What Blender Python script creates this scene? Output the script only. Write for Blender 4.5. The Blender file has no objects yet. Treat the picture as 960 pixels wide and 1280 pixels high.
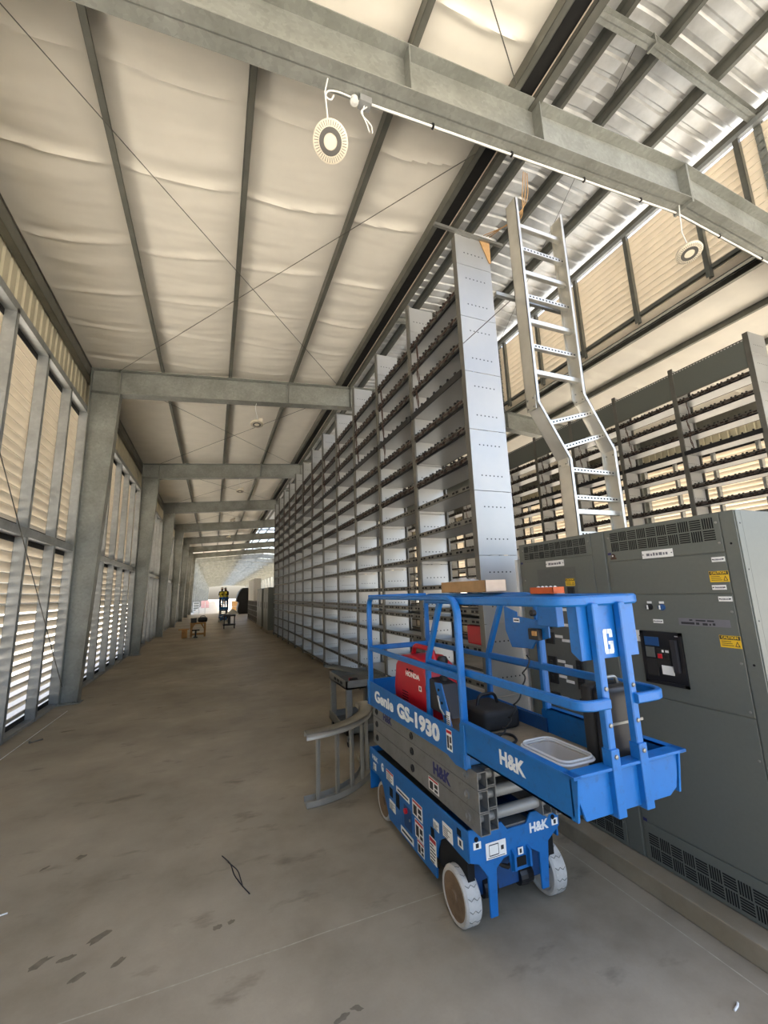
import bpy, bmesh, math, random
from mathutils import Vector, Matrix, noise
random.seed(7)
S = bpy.context.scene
COL = S.collection
PI = math.pi

# ------------------------------------------------------------------ camera
CAM_H = 2.05
cam_d = bpy.data.cameras.new('camera'); cam = bpy.data.objects.new('camera', cam_d); COL.objects.link(cam)
def _nrm(v): return v / v.length
_f = 523.0
_dY = _nrm(Vector((267 - 480, 746 - 640, _f)))
_dZ = Vector((381 - 480, -2140 - 640, _f)); _dZ = _nrm(_dZ - _dY * _dY.dot(_dZ))
_dX = _dY.cross(_dZ)
if _dX.x < 0: _dX = -_dX
# rows: world axes expressed in image axes (right, down, forward)
right = Vector((_dX.x, _dY.x, _dZ.x)); down = Vector((_dX.y, _dY.y, _dZ.y)); fwd = Vector((_dX.z, _dY.z, _dZ.z))
m = Matrix((( right.x, -down.x, -fwd.x, 0), (right.y, -down.y, -fwd.y, 0), (right.z, -down.z, -fwd.z, CAM_H), (0, 0, 0, 1)))
cam.matrix_world = m
cam_d.sensor_fit = 'VERTICAL'; cam_d.sensor_height = 32.0; cam_d.lens = 32.0 * _f / 1280.0
cam_d.clip_start = 0.05; cam_d.clip_end = 2000
S.camera = cam

# ------------------------------------------------------------------ sky, sun, exposure
SUN_ELEV, SUN_AZ = math.radians(70), math.radians(75)      # azimuth measured from +Y towards +X
w = bpy.data.worlds.new('world'); S.world = w; w.use_nodes = True
nt = w.node_tree; nt.nodes.clear()
sky = nt.nodes.new('ShaderNodeTexSky'); sky.sky_type = 'NISHITA'; sky.sun_disc = False
sky.sun_elevation = SUN_ELEV; sky.sun_rotation = SUN_AZ; sky.air_density = 1.0; sky.dust_density = 4.0; sky.ozone_density = 1.0
bg = nt.nodes.new('ShaderNodeBackground'); bg.inputs[1].default_value = 0.42
wo = nt.nodes.new('ShaderNodeOutputWorld'); nt.links.new(sky.outputs[0], bg.inputs[0]); nt.links.new(bg.outputs[0], wo.inputs[0])
sd = bpy.data.lights.new('sun', 'SUN'); sd.energy = 9.0; sd.angle = math.radians(0.6); sd.color = (1.0, 0.945, 0.85)
so = bpy.data.objects.new('sun', sd); COL.objects.link(so)
_sv = Vector((math.sin(SUN_AZ) * math.cos(SUN_ELEV), math.cos(SUN_AZ) * math.cos(SUN_ELEV), math.sin(SUN_ELEV)))
so.rotation_euler = _sv.to_track_quat('Z', 'Y').to_euler(); so.location = (0, 0, 60)
S.view_settings.view_transform = 'Standard'; S.view_settings.look = 'None'; S.view_settings.gamma = 1.0
S.view_settings.use_curve_mapping = False
S.view_settings.exposure = 0.8
S.cycles.max_bounces = 14; S.cycles.diffuse_bounces = 8; S.cycles.glossy_bounces = 5
S.cycles.transparent_max_bounces = 12; S.cycles.use_denoising = True
S.cycles.sample_clamp_indirect = 10.0; S.cycles.caustics_reflective = False; S.cycles.caustics_refractive = False

# ------------------------------------------------------------------ materials
def srgb(r, g, b):
    f = lambda c: (c / 255 / 12.92) if c / 255 <= 0.04045 else ((c / 255 + 0.055) / 1.055) ** 2.4
    return (f(r), f(g), f(b), 1.0)
class NT:
    def __init__(s, name):
        s.m = bpy.data.materials.new(name); s.m.use_nodes = True; s.t = s.m.node_tree
        s.b = s.t.nodes['Principled BSDF']
    def n(s, typ, **kw):
        x = s.t.nodes.new(typ)
        for k, v in kw.items(): setattr(x, k, v)
        return x
    def l(s, a, b): s.t.links.new(a, b)
    def math(s, op, a, b=None):
        x = s.n('ShaderNodeMath', operation=op)
        for i, q in enumerate((a, b)):
            if q is None: continue
            if isinstance(q, (int, float)): x.inputs[i].default_value = q
            else: s.l(q, x.inputs[i])
        return x.outputs[0]
    def noise(s, vec, scale, detail=3.0, rough=0.55):
        x = s.n('ShaderNodeTexNoise'); x.inputs['Scale'].default_value = scale; x.inputs['Detail'].default_value = detail
        x.inputs['Roughness'].default_value = rough; s.l(vec, x.inputs['Vector']); return x.outputs[0]
    def ramp(s, fac, stops):
        x = s.n('ShaderNodeValToRGB'); e = x.color_ramp.elements
        while len(e) < len(stops): e.new(0.5)
        for q, (p, c) in zip(e, stops): q.position = p; q.color = c
        s.l(fac, x.inputs[0]); return x.outputs[0]
    def mix(s, fac, a, b, mode='MIX'):
        x = s.n('ShaderNodeMix', data_type='RGBA', blend_type=mode)
        if isinstance(fac, (int, float)): x.inputs[0].default_value = fac
        else: s.l(fac, x.inputs[0])
        for i, q in ((6, a), (7, b)):
            if isinstance(q, tuple): x.inputs[i].default_value = q
            else: s.l(q, x.inputs[i])
        return x.outputs[2]
    def bump(s, h, strength, dist=0.01):
        x = s.n('ShaderNodeBump'); x.inputs['Strength'].default_value = strength; x.inputs['Distance'].default_value = dist
        s.l(h, x.inputs['Height']); s.l(x.outputs[0], s.b.inputs['Normal'])
M = {}
def paint(name, rgb, rough=0.5, metal=0.0, var=0.12, scale=6.0, dirt=None, spec=0.5, bump=0.0):
    k = NT(name); g = k.n('ShaderNodeNewGeometry'); c = srgb(*rgb)
    n1 = k.noise(g.outputs['Position'], scale, 4.0)
    lo = tuple(x * (1 - var) for x in c[:3]) + (1,); hi = tuple(min(1, x * (1 + var)) for x in c[:3]) + (1,)
    col = k.ramp(n1, [(0.3, lo), (0.7, hi)])
    if dirt:
        n2 = k.noise(g.outputs['Position'], scale * 2.7, 5.0, 0.7)
        f = k.ramp(n2, [(0.55, (0, 0, 0, 1)), (0.75, (0.6, 0.6, 0.6, 1))])
        col = k.mix(f, col, srgb(*dirt))
    k.l(col, k.b.inputs['Base Color']); k.b.inputs['Roughness'].default_value = rough; k.b.inputs['Metallic'].default_value = metal
    k.b.inputs['Specular IOR Level'].default_value = spec
    if bump: k.bump(n1, bump)
    M[name] = k.m; return k
def galv(name, rgb, rough, metal, vs=22.0, con=0.18):
    k = NT(name); g = k.n('ShaderNodeNewGeometry'); c = srgb(*rgb)
    v = k.n('ShaderNodeTexVoronoi', feature='F1'); v.inputs['Scale'].default_value = vs; k.l(g.outputs['Position'], v.inputs['Vector'])
    n1 = k.noise(g.outputs['Position'], 2.2, 5.0)
    cell = k.ramp(v.outputs['Color'], [(0.0, tuple(x * (1 - con) for x in c[:3]) + (1,)), (1.0, tuple(min(1, x * (1 + con)) for x in c[:3]) + (1,))])
    big = k.ramp(n1, [(0.35, (0.82, 0.82, 0.80, 1)), (0.65, (1.08, 1.08, 1.08, 1))])
    k.l(k.mix(1.0, cell, big, 'MULTIPLY'), k.b.inputs['Base Color'])
    k.b.inputs['Roughness'].default_value = rough; k.b.inputs['Metallic'].default_value = metal
    M[name] = k.m
galv('galv', (150, 152, 146), 0.45, 0.3, 24.0, 0.11)
galv('galv_stud', (165, 168, 168), 0.42, 0.45, 14.0, 0.08)
galv('purlin', (120, 120, 112), 0.45, 0.5, 12.0, 0.06)
galv('roof_metal', (222, 222, 220), 0.33, 0.45, 3.0, 0.04)
galv('strut', (150, 150, 145), 0.4, 0.7, 30.0, 0.05)
galv('alu', (214, 212, 205), 0.36, 0.75, 3.0, 0.03)
galv('alu_dull', (176, 172, 160), 0.5, 0.55, 5.0, 0.05)
galv('pipe_grey', (150, 152, 152), 0.45, 0.2, 10.0, 0.04)
paint('scissor_grey', (120, 121, 120), 0.5, 0.25, 0.10, 8.0, (90, 84, 74))
paint('slat', (230, 218, 197), 0.55, 0.0, 0.06, 3.0)
paint('panel', (206, 198, 172), 0.5, 0.0, 0.06, 3.0)
paint('fabric', (234, 229, 217), 0.42, 0.0, 0.04, 2.0, spec=0.35)
paint('blue', (18, 102, 172), 0.38, 0.0, 0.06, 9.0, (40, 74, 112))
paint('blue_dark', (26, 72, 124), 0.5, 0.0, 0.1, 9.0, (48, 60, 70))
paint('deck', (140, 126, 104), 0.7, 0.1, 0.15, 7.0, (96, 84, 66))
paint('tyre', (186, 184, 178), 0.8, 0.0, 0.10, 14.0, (150, 142, 128))
paint('hub', (116, 96, 74), 0.8, 0.0, 0.2, 14.0, (70, 56, 42))
paint('black', (24, 24, 26), 0.45, 0.0, 0.2, 12.0)
paint('rubber', (34, 33, 32), 0.7, 0.0, 0.2, 12.0)
paint('hole', (6, 6, 7), 0.9, 0.0, 0.0)
paint('red', (186, 24, 38), 0.35, 0.0, 0.06, 10.0)
paint('white', (232, 232, 228), 0.55, 0.0, 0.05, 10.0)
paint('white_print', (226, 230, 232), 0.55, 0.0, 0.10, 30.0, (130, 160, 190))
paint('navy_print', (34, 40, 96), 0.6, 0.0, 0.2, 30.0)
paint('ink', (40, 40, 44), 0.7, 0.0, 0.0)
paint('cab', (98, 102, 96), 0.42, 0.0, 0.03, 40.0)
paint('cab_dark', (92, 95, 91), 0.5, 0.0, 0.05, 30.0)
paint('yellow', (222, 182, 40), 0.55, 0.0, 0.05, 10.0)
paint('tape', (112, 112, 118), 0.45, 0.0, 0.06, 20.0)
paint('cardboard', (176, 140, 96), 0.85, 0.0, 0.10, 16.0)
paint('cardboard_pale', (222, 196, 168), 0.85, 0.0, 0.06, 16.0)
paint('wood', (196, 148, 88), 0.7, 0.0, 0.14, 9.0)
paint('orange', (206, 92, 42), 0.5, 0.0, 0.08, 10.0)
paint('brown_cable', (70, 46, 34), 0.6, 0.0, 0.3, 30.0)
paint('cart_grey', (112, 112, 106), 0.55, 0.0, 0.08, 12.0, (90, 84, 74))
paint('rod', (100, 98, 92), 0.5, 0.5, 0.1)
paint('vest', (206, 190, 52), 0.7, 0.0, 0.1, 12.0)
paint('cloth_dark', (48, 50, 58), 0.85, 0.0, 0.2, 12.0)
paint('skin', (168, 122, 98), 0.6, 0.0, 0.05, 12.0)
paint('tarp', (26, 27, 28), 0.55, 0.0, 0.25, 4.0, bump=0.4)
paint('dust_line', (176, 168, 150), 0.9, 0.0, 0.2, 20.0)
paint('stain', (116, 107, 91), 0.7, 0.0, 0.2, 20.0)
paint('lens', (225, 216, 196), 0.35, 0.0, 0.02)
paint('lens_ring', (96, 94, 90), 0.4, 0.2, 0.05)
paint('ground', (206, 199, 184), 0.95, 0.0, 0.10, 0.4)
paint('green', (70, 130, 60), 0.5)
paint('pink', (234, 186, 182), 0.7, 0.0, 0.1)
# clear plastic
k = NT('clear'); k.b.inputs['Base Color'].default_value = (0.92, 0.94, 0.95, 1); k.b.inputs['Roughness'].default_value = 0.18
k.b.inputs['Transmission Weight'].default_value = 0.0; k.b.inputs['Alpha'].default_value = 0.32; M['clear'] = k.m
k = NT('film'); k.b.inputs['Base Color'].default_value = (0.9, 0.9, 0.88, 1); k.b.inputs['Roughness'].default_value = 0.25
k.b.inputs['Alpha'].default_value = 0.6; M['film'] = k.m
# rack sheet steel: rows of small punched holes in object space
def sheet(name, holes):
    k = NT(name); tc = k.n('ShaderNodeTexCoord'); g = k.n('ShaderNodeNewGeometry')
    n1 = k.noise(g.outputs['Position'], 1.7, 4.0); c = srgb(182, 183, 182)
    col = k.ramp(n1, [(0.35, tuple(x * 0.93 for x in c[:3]) + (1,)), (0.7, tuple(min(1, x * 1.05) for x in c[:3]) + (1,))])
    if holes:
        sx = k.n('ShaderNodeSeparateXYZ'); k.l(tc.outputs['Object'], sx.inputs[0])
        zz = k.math('PINGPONG', k.math('SUBTRACT', sx.outputs[2], 0.2), 0.135 * 1.5)
        row = k.math('LESS_THAN', zz, 0.008)
        fx = k.math('FRACT', k.math('MULTIPLY', sx.outputs[0], 16.5))
        on = k.math('MULTIPLY', row, k.math('LESS_THAN', fx, 0.32))
        inx = k.math('MULTIPLY', k.math('GREATER_THAN', sx.outputs[0], 0.08), k.math('LESS_THAN', sx.outputs[0], 0.47))
        on = k.math('MULTIPLY', on, inx)
        col = k.mix(on, col, srgb(60, 60, 62))
    k.l(col, k.b.inputs['Base Color']); k.b.inputs['Metallic'].default_value = 0.6; k.b.inputs['Roughness'].default_value = 0.42
    r = k.ramp(n1, [(0.3, (0.36,) * 3 + (1,)), (0.7, (0.50,) * 3 + (1,))]); k.l(r, k.b.inputs['Roughness'])
    M[name] = k.m
sheet('rack_sheet', True); sheet('rack_plain', False)
galv('rack_edge', (112, 110, 104), 0.45, 0.4, 8.0, 0.04)
# concrete floor
def concrete(name, a, b, stain_amt):
    k = NT(name); g = k.n('ShaderNodeNewGeometry'); p = g.outputs['Position']
    big = k.noise(p, 0.55, 6.0, 0.62); mid = k.noise(p, 2.6, 6.0, 0.65); fine = k.noise(p, 60.0, 4.0, 0.7)
    col = k.ramp(big, [(0.32, srgb(*a)), (0.68, srgb(*b))])
    col = k.mix(k.math('MULTIPLY', k.math('SUBTRACT', mid, 0.38), 2.2), col, srgb(168, 158, 138))
    mp = k.n('ShaderNodeMapping'); mp.inputs['Scale'].default_value = (1.0, 2.2, 1.0); mp.inputs['Rotation'].default_value = (0, 0, 0.5); k.l(p, mp.inputs[0])
    st = k.noise(mp.outputs[0], 1.9, 5.0, 0.6)
    f = k.ramp(st, [(0.60, (0, 0, 0, 1)), (0.72, (stain_amt,) * 3 + (1,))])
    col = k.mix(f, col, srgb(92, 84, 70))
    col = k.mix(k.math('MULTIPLY', fine, 0.25), col, srgb(112, 104, 92))
    k.l(col, k.b.inputs['Base Color'])
    k.l(k.ramp(mid, [(0.3, (0.42,) * 3 + (1,)), (0.7, (0.62,) * 3 + (1,))]), k.b.inputs['Roughness'])
    k.b.inputs['Specular IOR Level'].default_value = 0.4
    k.bump(fine, 0.08, 0.004); M[name] = k.m
concrete('concrete', (122, 112, 94), (184, 173, 152), 0.6)
concrete('kerb', (128, 116, 96), (158, 146, 122), 0.3)
concrete('sunlit_slab', (196, 188, 172), (214, 206, 190), 0.1)  # far floor: sunlit brightness put into the base colour

# ------------------------------------------------------------------ mesh helpers
ORG = {}
class MB:
    def __init__(s): s.v = []; s.f = []; s.mi = []
    def add(s, vs, fs, mi=0):
        o = len(s.v); s.v += [tuple(q) for q in vs]; s.f += [tuple(i + o for i in q) for q in fs]; s.mi += [mi] * len(fs); return s
    def box(s, x0, y0, z0, x1, y1, z1, mi=0):
        x0, x1 = min(x0, x1), max(x0, x1); y0, y1 = min(y0, y1), max(y0, y1); z0, z1 = min(z0, z1), max(z0, z1)
        return s.add([(x0, y0, z0), (x1, y0, z0), (x1, y1, z0), (x0, y1, z0), (x0, y0, z1), (x1, y0, z1), (x1, y1, z1), (x0, y1, z1)],
                     [(0, 3, 2, 1), (4, 5, 6, 7), (0, 1, 5, 4), (1, 2, 6, 5), (2, 3, 7, 6), (3, 0, 4, 7)], mi)
    def obox(s, c, a, b, n, mi=0):      # centre and three half-axis vectors
        c, a, b, n = Vector(c), Vector(a), Vector(b), Vector(n)
        if a.cross(b).dot(n) < 0: a = -a
        vs = [c + a * i + b * j + n * q for q in (-1, 1) for (i, j) in ((-1, -1), (1, -1), (1, 1), (-1, 1))]
        return s.add(vs, [(0, 3, 2, 1), (4, 5, 6, 7), (0, 1, 5, 4), (1, 2, 6, 5), (2, 3, 7, 6), (3, 0, 4, 7)], mi)
    def prism(s, poly, axis, a0, a1, mi=0):   # poly in the two other axes, in order (x,y)->(y,z) for axis x, (x,z) for y, (x,y) for z
        mk = {'x': lambda p, a: (a, p[0], p[1]), 'y': lambda p, a: (p[0], a, p[1]), 'z': lambda p, a: (p[0], p[1], a)}[axis]
        n = len(poly); area = sum(poly[i][0] * poly[(i + 1) % n][1] - poly[(i + 1) % n][0] * poly[i][1] for i in range(n))
        if (area < 0) != (axis == 'y'): poly = poly[::-1]
        a0, a1 = min(a0, a1), max(a0, a1)
        vs = [mk(p, a0) for p in poly] + [mk(p, a1) for p in poly]
        fs = [tuple(range(n - 1, -1, -1)), tuple(range(n, 2 * n))] + [(i, (i + 1) % n, n + (i + 1) % n, n + i) for i in range(n)]
        return s.add(vs, fs, mi)
    def sweep(s, pts, sec, mi=0, closed=False, up=None):
        pts = [Vector(p) for p in pts]; n = len(pts); k = len(sec); vs = []; fs = []
        N = None
        for i, p in enumerate(pts):
            a = pts[(i - 1) % n] if (closed or i > 0) else p; b = pts[(i + 1) % n] if (closed or i < n - 1) else p
            t = (b - a).normalized()
            if up is not None: N = Vector(up) - t * t.dot(Vector(up)); N.normalize()
            elif N is None:
                r = Vector((0, 0, 1)) if abs(t.z) < 0.9 else Vector((1, 0, 0)); N = (r - t * t.dot(r)).normalized()
            else: N = (N - t * t.dot(N)).normalized()
            B = t.cross(N)
            sc = 1.0
            if 0 < i < n - 1 or closed:
                d1 = (p - a).normalized(); cs = max(0.3, d1.dot(t)); sc = 1.0 / cs
            for (u, v) in sec: vs.append(p + N * v + B * u * (sc if up is not None else 1))
        m = n if closed else n - 1
        for i in range(m):
            j = (i + 1) % n
            for q in range(k): fs.append((i * k + q, i * k + (q + 1) % k, j * k + (q + 1) % k, j * k + q))
        if not closed: fs.append(tuple(range(k - 1, -1, -1))); fs.append(tuple((n - 1) * k + q for q in range(k)))
        return s.add(vs, fs, mi)
    def tube(s, pts, r, n=8, mi=0, closed=False):
        return s.sweep(pts, [(r * math.cos(2 * PI * q / n), r * math.sin(2 * PI * q / n)) for q in range(n)], mi, closed)
    def cyl(s, p0, p1, r, n=16, mi=0): return s.tube([p0, p1], r, n, mi)
    def lathe(s, prof, c, axis='x', n=28, mi=0):      # prof: (radius, offset along axis); closed caps
        c = Vector(c); A = {'x': Vector((1, 0, 0)), 'y': Vector((0, 1, 0)), 'z': Vector((0, 0, 1))}[axis] if isinstance(axis, str) else Vector(axis).normalized()
        U = A.orthogonal().normalized(); W = A.cross(U); vs = []; fs = []; k = len(prof)
        for i in range(n):
            a = 2 * PI * i / n
            for (r, h) in prof: vs.append(c + A * h + (U * math.cos(a) + W * math.sin(a)) * r)
        for i in range(n):
            j = (i + 1) % n
            for q in range(k - 1): fs.append((i * k + q, j * k + q, j * k + q + 1, i * k + q + 1))
        if prof[0][0] > 1e-6: fs.append(tuple(i * k for i in range(n - 1, -1, -1)))
        if prof[-1][0] > 1e-6: fs.append(tuple(i * k + k - 1 for i in range(n)))
        return s.add(vs, fs, mi)
    def build(s, name, mats, parent=None, bevel=0, seg=2, smooth=False, org=None, fixn=False):
        o0 = ORG.get(parent.name, Vector()) if parent else (Vector(org) if org else Vector())
        me = bpy.data.meshes.new(name)
        me.from_pydata([tuple(Vector(q) - o0) for q in s.v], [], s.f)
        if isinstance(mats, str): mats = [mats]
        for q in mats: me.materials.append(M[q])
        me.polygons.foreach_set('material_index', s.mi)
        if bevel or smooth or fixn:
            bm = bmesh.new(); bm.from_mesh(me)
            if bevel or fixn: bmesh.ops.remove_doubles(bm, verts=bm.verts, dist=1e-5)
            if fixn: bmesh.ops.recalc_face_normals(bm, faces=bm.faces)
            if bevel:
                es = [e for e in bm.edges if len(e.link_faces) == 2 and e.calc_face_angle(0) > 0.5]
                bmesh.ops.bevel(bm, geom=es, offset=bevel, segments=seg, profile=0.6, affect='EDGES', clamp_overlap=True)
            if smooth:
                for q in bm.faces: q.smooth = True
                for e in bm.edges:
                    if len(e.link_faces) == 2 and e.calc_face_angle(0) > 0.7: e.smooth = False
            bm.to_mesh(me); bm.free()
        me.update()
        return link(name, me, parent, o0)
def link(name, me, parent=None, o0=None):
    ob = bpy.data.objects.new(name, me); COL.objects.link(ob)
    if parent: ob.parent = parent
    if o0 is not None:
        ORG[ob.name] = Vector(o0)
        if not parent: ob.location = o0
    return ob
def tag(o, label=None, cat=None, group=None, kind=None):
    if label: o['label'] = label
    if cat: o['category'] = cat
    if group: o['group'] = group
    if kind: o['kind'] = kind
    return o
def thing(name, label, cat, loc=(0, 0, 0), group=None, kind=None):
    o = bpy.data.objects.new(name, None); COL.objects.link(o); o.location = loc; o.empty_display_size = 0.1
    ORG[o.name] = Vector(loc); return tag(o, label, cat, group, kind)
def inst(name, me, parent, loc, rot=None):
    """Another piece that shares a mesh; loc in world space."""
    ob = bpy.data.objects.new(name, me); COL.objects.link(ob); ob.parent = parent
    ob.location = Vector(loc) - (ORG[parent.name] if parent else Vector())
    if rot: ob.rotation_euler = rot
    return ob
def copy_tree(o, parent=None):
    c = o.copy(); COL.objects.link(c); c.parent = parent
    for ch in list(o.children): copy_tree(ch, c)
    return c
def rrect(w_, h_, r=0.3):
    a, b = w_ / 2, h_ / 2; c = min(a, b) * r
    return [(-a + c, -b), (a - c, -b), (a, -b + c), (a, b - c), (a - c, b), (-a + c, b), (-a, b - c), (-a, -b + c)]
def arcpts(pts, r, n=6):
    """Polyline with rounded corners."""
    pts = [Vector(p) for p in pts]; out = [pts[0]]
    for i in range(1, len(pts) - 1):
        a, b, c = pts[i - 1], pts[i], pts[i + 1]; d1 = (a - b); d2 = (c - b)
        q = min(r, d1.length * 0.49, d2.length * 0.49); p0 = b + d1.normalized() * q; p1 = b + d2.normalized() * q
        for t in range(n + 1):
            u = t / n; out.append(p0 * (1 - u) ** 2 + b * 2 * u * (1 - u) + p1 * u ** 2)
    return out + [pts[-1]]
def text(body, size, mat, parent, origin, rt, up, name='lettering', bold=0.0, extr=0.0008, width=None, shear=0.0):
    cu = bpy.data.curves.new('txt', 'FONT'); cu.body = body; cu.size = size; cu.offset = bold; cu.extrude = extr; cu.align_x = 'CENTER'; cu.align_y = 'CENTER'; cu.shear = shear
    cu.resolution_u = 3
    tmp = bpy.data.objects.new('txt', cu); COL.objects.link(tmp)
    dg = bpy.context.evaluated_depsgraph_get(); dg.update()
    me = bpy.data.meshes.new_from_object(tmp.evaluated_get(dg)); bpy.data.objects.remove(tmp)
    rt, up = Vector(rt).normalized(), Vector(up).normalized(); nn = rt.cross(up); o0 = ORG.get(parent.name, Vector())
    if me.vertices:
        xs = [q.co.x for q in me.vertices]; ww = max(xs) - min(xs)
        kx = (width / ww) if width else 1.0
        for q in me.vertices: q.co = Vector(origin) + rt * (q.co.x * kx) + up * q.co.y + nn * q.co.z - o0
    me.materials.clear(); me.materials.append(M[mat]); me.update()
    return link(name, me, parent, o0)
def decal(parent, c, rt, up, w_, h_, style='text', name='decal', base='white'):
    rt, up = Vector(rt).normalized(), Vector(up).normalized(); nn = rt.cross(up); c = Vector(c)
    b = MB(); b.obox(c, rt * w_ / 2, up * h_ / 2, nn * 0.0008, 0)
    def bar(u0, u1, v0, v1, mi): b.obox(c + rt * ((u0 + u1) / 2 * w_) + up * ((v0 + v1) / 2 * h_) + nn * 0.001, rt * (u1 - u0) / 2 * w_, up * (v1 - v0) / 2 * h_, nn * 0.0004, mi)
    rs = random.Random(int(abs(c.x * 991 + c.y * 577 + c.z * 313) * 100))
    if style in ('warn', 'text'):
        if style == 'warn': bar(-0.46, 0.46, 0.30, 0.46, 2)
        y = 0.22
        while y > -0.44:
            bar(-0.42, -0.42 + 0.84 * rs.uniform(0.4, 1), y - 0.05, y, 1); y -= 0.13
    elif style == 'pict':
        bar(-0.46, 0.46, 0.32, 0.46, 2); bar(-0.40, -0.05, -0.4, 0.2, 1); bar(0.08, 0.40, -0.1, 0.2, 1); bar(0.08, 0.40, -0.4, -0.2, 1)
    elif style == 'line':
        bar(-0.40, 0.40, -0.16, 0.16, 1)
    elif style == 'rect':
        for q in (0.34, -0.30): bar(-0.34, 0.12, q - 0.03, q + 0.03, 1)
        for q in (-0.34, 0.12): bar(q - 0.012, q + 0.012, -0.3, 0.34, 1)
        bar(0.24, 0.38, -0.1, 0.16, 1)
        bar(-0.42, 0.42, -0.44, -0.40, 1)
    elif style == 'mark': bar(-0.2, 0.2, -0.3, 0.3, 1)
    return b.build(name, [base, 'ink', 'red'], parent)

# ------------------------------------------------------------------ main dimensions
BAY = 7.77; Y0 = 3.19; RX = 6.3; SL = 0.0805
FY = [Y0 + BAY * k_ for k_ in range(-1, 30)]
FY[0] = -1.0
YA, YB = FY[0] - 0.2, FY[-1] + 0.2
zb = lambda x: 7.034 + SL * (x if x < RX else 2 * RX - x)      # rafter underside
zt = lambda x: 7.655 + SL * (x if x < RX else 2 * RX - x)      # rafter top = purlin underside
mir = lambda x: 2 * RX - x
mz = lambda x: 10.62 - 0.083 * abs(x - RX)                      # monitor rafter underside
LOUV_END = 7          # frames -1..: louvres clad up to this bay

# ------------------------------------------------------------------ floor and ground
b = MB(); b.box(-3.2, YA - 1.0, -0.3, 15.8, 57.6, 0.0); fl = b.build('floor', 'concrete'); tag(fl, 'grey brown stained concrete floor slab of the aisle', None, None, 'structure')
b = MB(); b.box(-3.2, 57.6, -0.3, 15.8, YB + 2, 0.0); fl2 = b.build('floor', 'sunlit_slab'); tag(fl2, 'floor slab at the far end of the aisle, coloured pale to look sunlit', None, None, 'structure')
b = MB(); b.box(-160, -160, -0.5, 180, 380, -0.302); gr = b.build('ground', 'ground'); tag(gr, 'pale gravel ground outside the building', None, None, 'structure')
b = MB(); b.box(2.775, 0.4, 0, 4.75, 4.05, 0.12); kb = b.build('trim_1', 'kerb', None, 0.008); tag(kb, 'low concrete housekeeping pad under the grey electrical cabinets', None, None, 'structure')
def strip(pts, wd, mat, name, parent, z=0.0006):
    b = MB()
    for i in range(len(pts) - 1):
        p, q = Vector((*pts[i], 0)), Vector((*pts[i + 1], 0)); d = (q - p).normalized(); n = Vector((-d.y, d.x, 0)) * wd / 2
        b.add([(p - n).to_3d() + Vector((0, 0, z)), (q - n) + Vector((0, 0, z)), (q + n) + Vector((0, 0, z)), (p + n) + Vector((0, 0, z))], [(0, 1, 2, 3)])
    return b.build(name, mat, parent)
def wob(a, c, n, amp): return [(a[0] + (c[0] - a[0]) * i / n + random.uniform(-amp, amp), a[1] + (c[1] - a[1]) * i / n + random.uniform(-amp, amp)) for i in range(n + 1)]
strip(wob((-2.8, 2.94), (2.6, 2.955), 20, 0.004), 0.008, 'dust_line', 'joint', fl)
strip(wob((2.64, 3.4), (2.645, 0.3), 20, 0.004), 0.007, 'dust_line', 'joint', fl)
strip(wob((-2.8, 14.6), (2.6, 14.6), 20, 0.004), 0.012, 'dust_line', 'joint', fl)
for (x, y, sx, sy, a) in ((-0.58, 3.51, 0.11, 0.035, 0.5), (-0.86, 3.42, 0.09, 0.025, 0.6), (-0.72, 3.40, 0.06, 0.02, 0.3), (-0.62, 3.22, 0.06, 0.02, 0.5), (-0.43, 3.24, 0.05, 0.02, 0.9), (0.66, 2.40, 0.05, 0.016, 0.3), (0.74, 2.42, 0.04, 0.014, -0.5),
                          (-0.92, 4.55, 0.05, 0.03, 0.2), (0.1, 3.28, 0.04, 0.02, 0.2), (0.18, 3.29, 0.03, 0.02, 0.6), (-1.15, 4.5, 0.05, 0.015, 0.8), (-2.1, 8.7, 0.14, 0.03, 0.1)):
    b = MB(); n = 14; vs = []
    sx *= 0.75
    for i in range(n):
        t = 2 * PI * i / n; r = 1 + random.uniform(-0.35, 0.35); u, v = sx * r * math.cos(t), sy * r * math.sin(t)
        vs.append((x + u * math.cos(a) - v * math.sin(a), y + u * math.sin(a) + v * math.cos(a), 0.0005))
    b.add(vs, [tuple(range(n))]); b.build('stain_mark', 'stain', fl)

# ------------------------------------------------------------------ walls (louvres)
PITCH = 0.165
def slat_mesh(length, sgn):
    """Blade: inner edge high at x=0, outer edge low at x = sgn*0.125."""
    b = MB(); t = 0.005
    sec = [(0, 0), (0, -0.018), (sgn * 0.012, -0.018 - 0.0), (sgn * 0.118, -0.142), (sgn * 0.130, -0.142), (sgn * 0.130, -0.134), (sgn * 0.122, -0.134), (sgn * 0.012, 0)]
    b.prism([(p[0], p[1]) for p in sec], 'y', 0, length); return b
def louver_wall(root, xi, sgn, zr, bays, single, stud_y=None, stud_z=None):
    """xi inner edge of blades, sgn outward direction; zr list of (z0,z1); first `single` bays as single blades."""
    me = None
    rest = MB()
    for bi, (ya, yb) in enumerate(bays):
        for (z0, z1) in zr:
            z = z1 - 0.09
            while z > z0 + 0.13:
                if bi < single:
                    if me is None: me = slat_mesh(1.0, sgn).build('slat', 'slat'); mdat = me.data; bpy.data.objects.remove(me); me = True
                    o = bpy.data.objects.new('slat', mdat); COL.objects.link(o); o.parent = root; o.location = Vector((xi, ya, z)) - ORG[root.name] ; o.scale = (1, yb - ya, 1)
                else:
                    q = slat_mesh(yb - ya, sgn); rest.add([(v[0] + xi, v[1] + ya, v[2] + z) for v in q.v], q.f)
                z -= PITCH
    if rest.v: tag(rest.build('slat_rows', 'slat', root), 'louvre blades too far off to pick apart', None, None, 'stuff')
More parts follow.
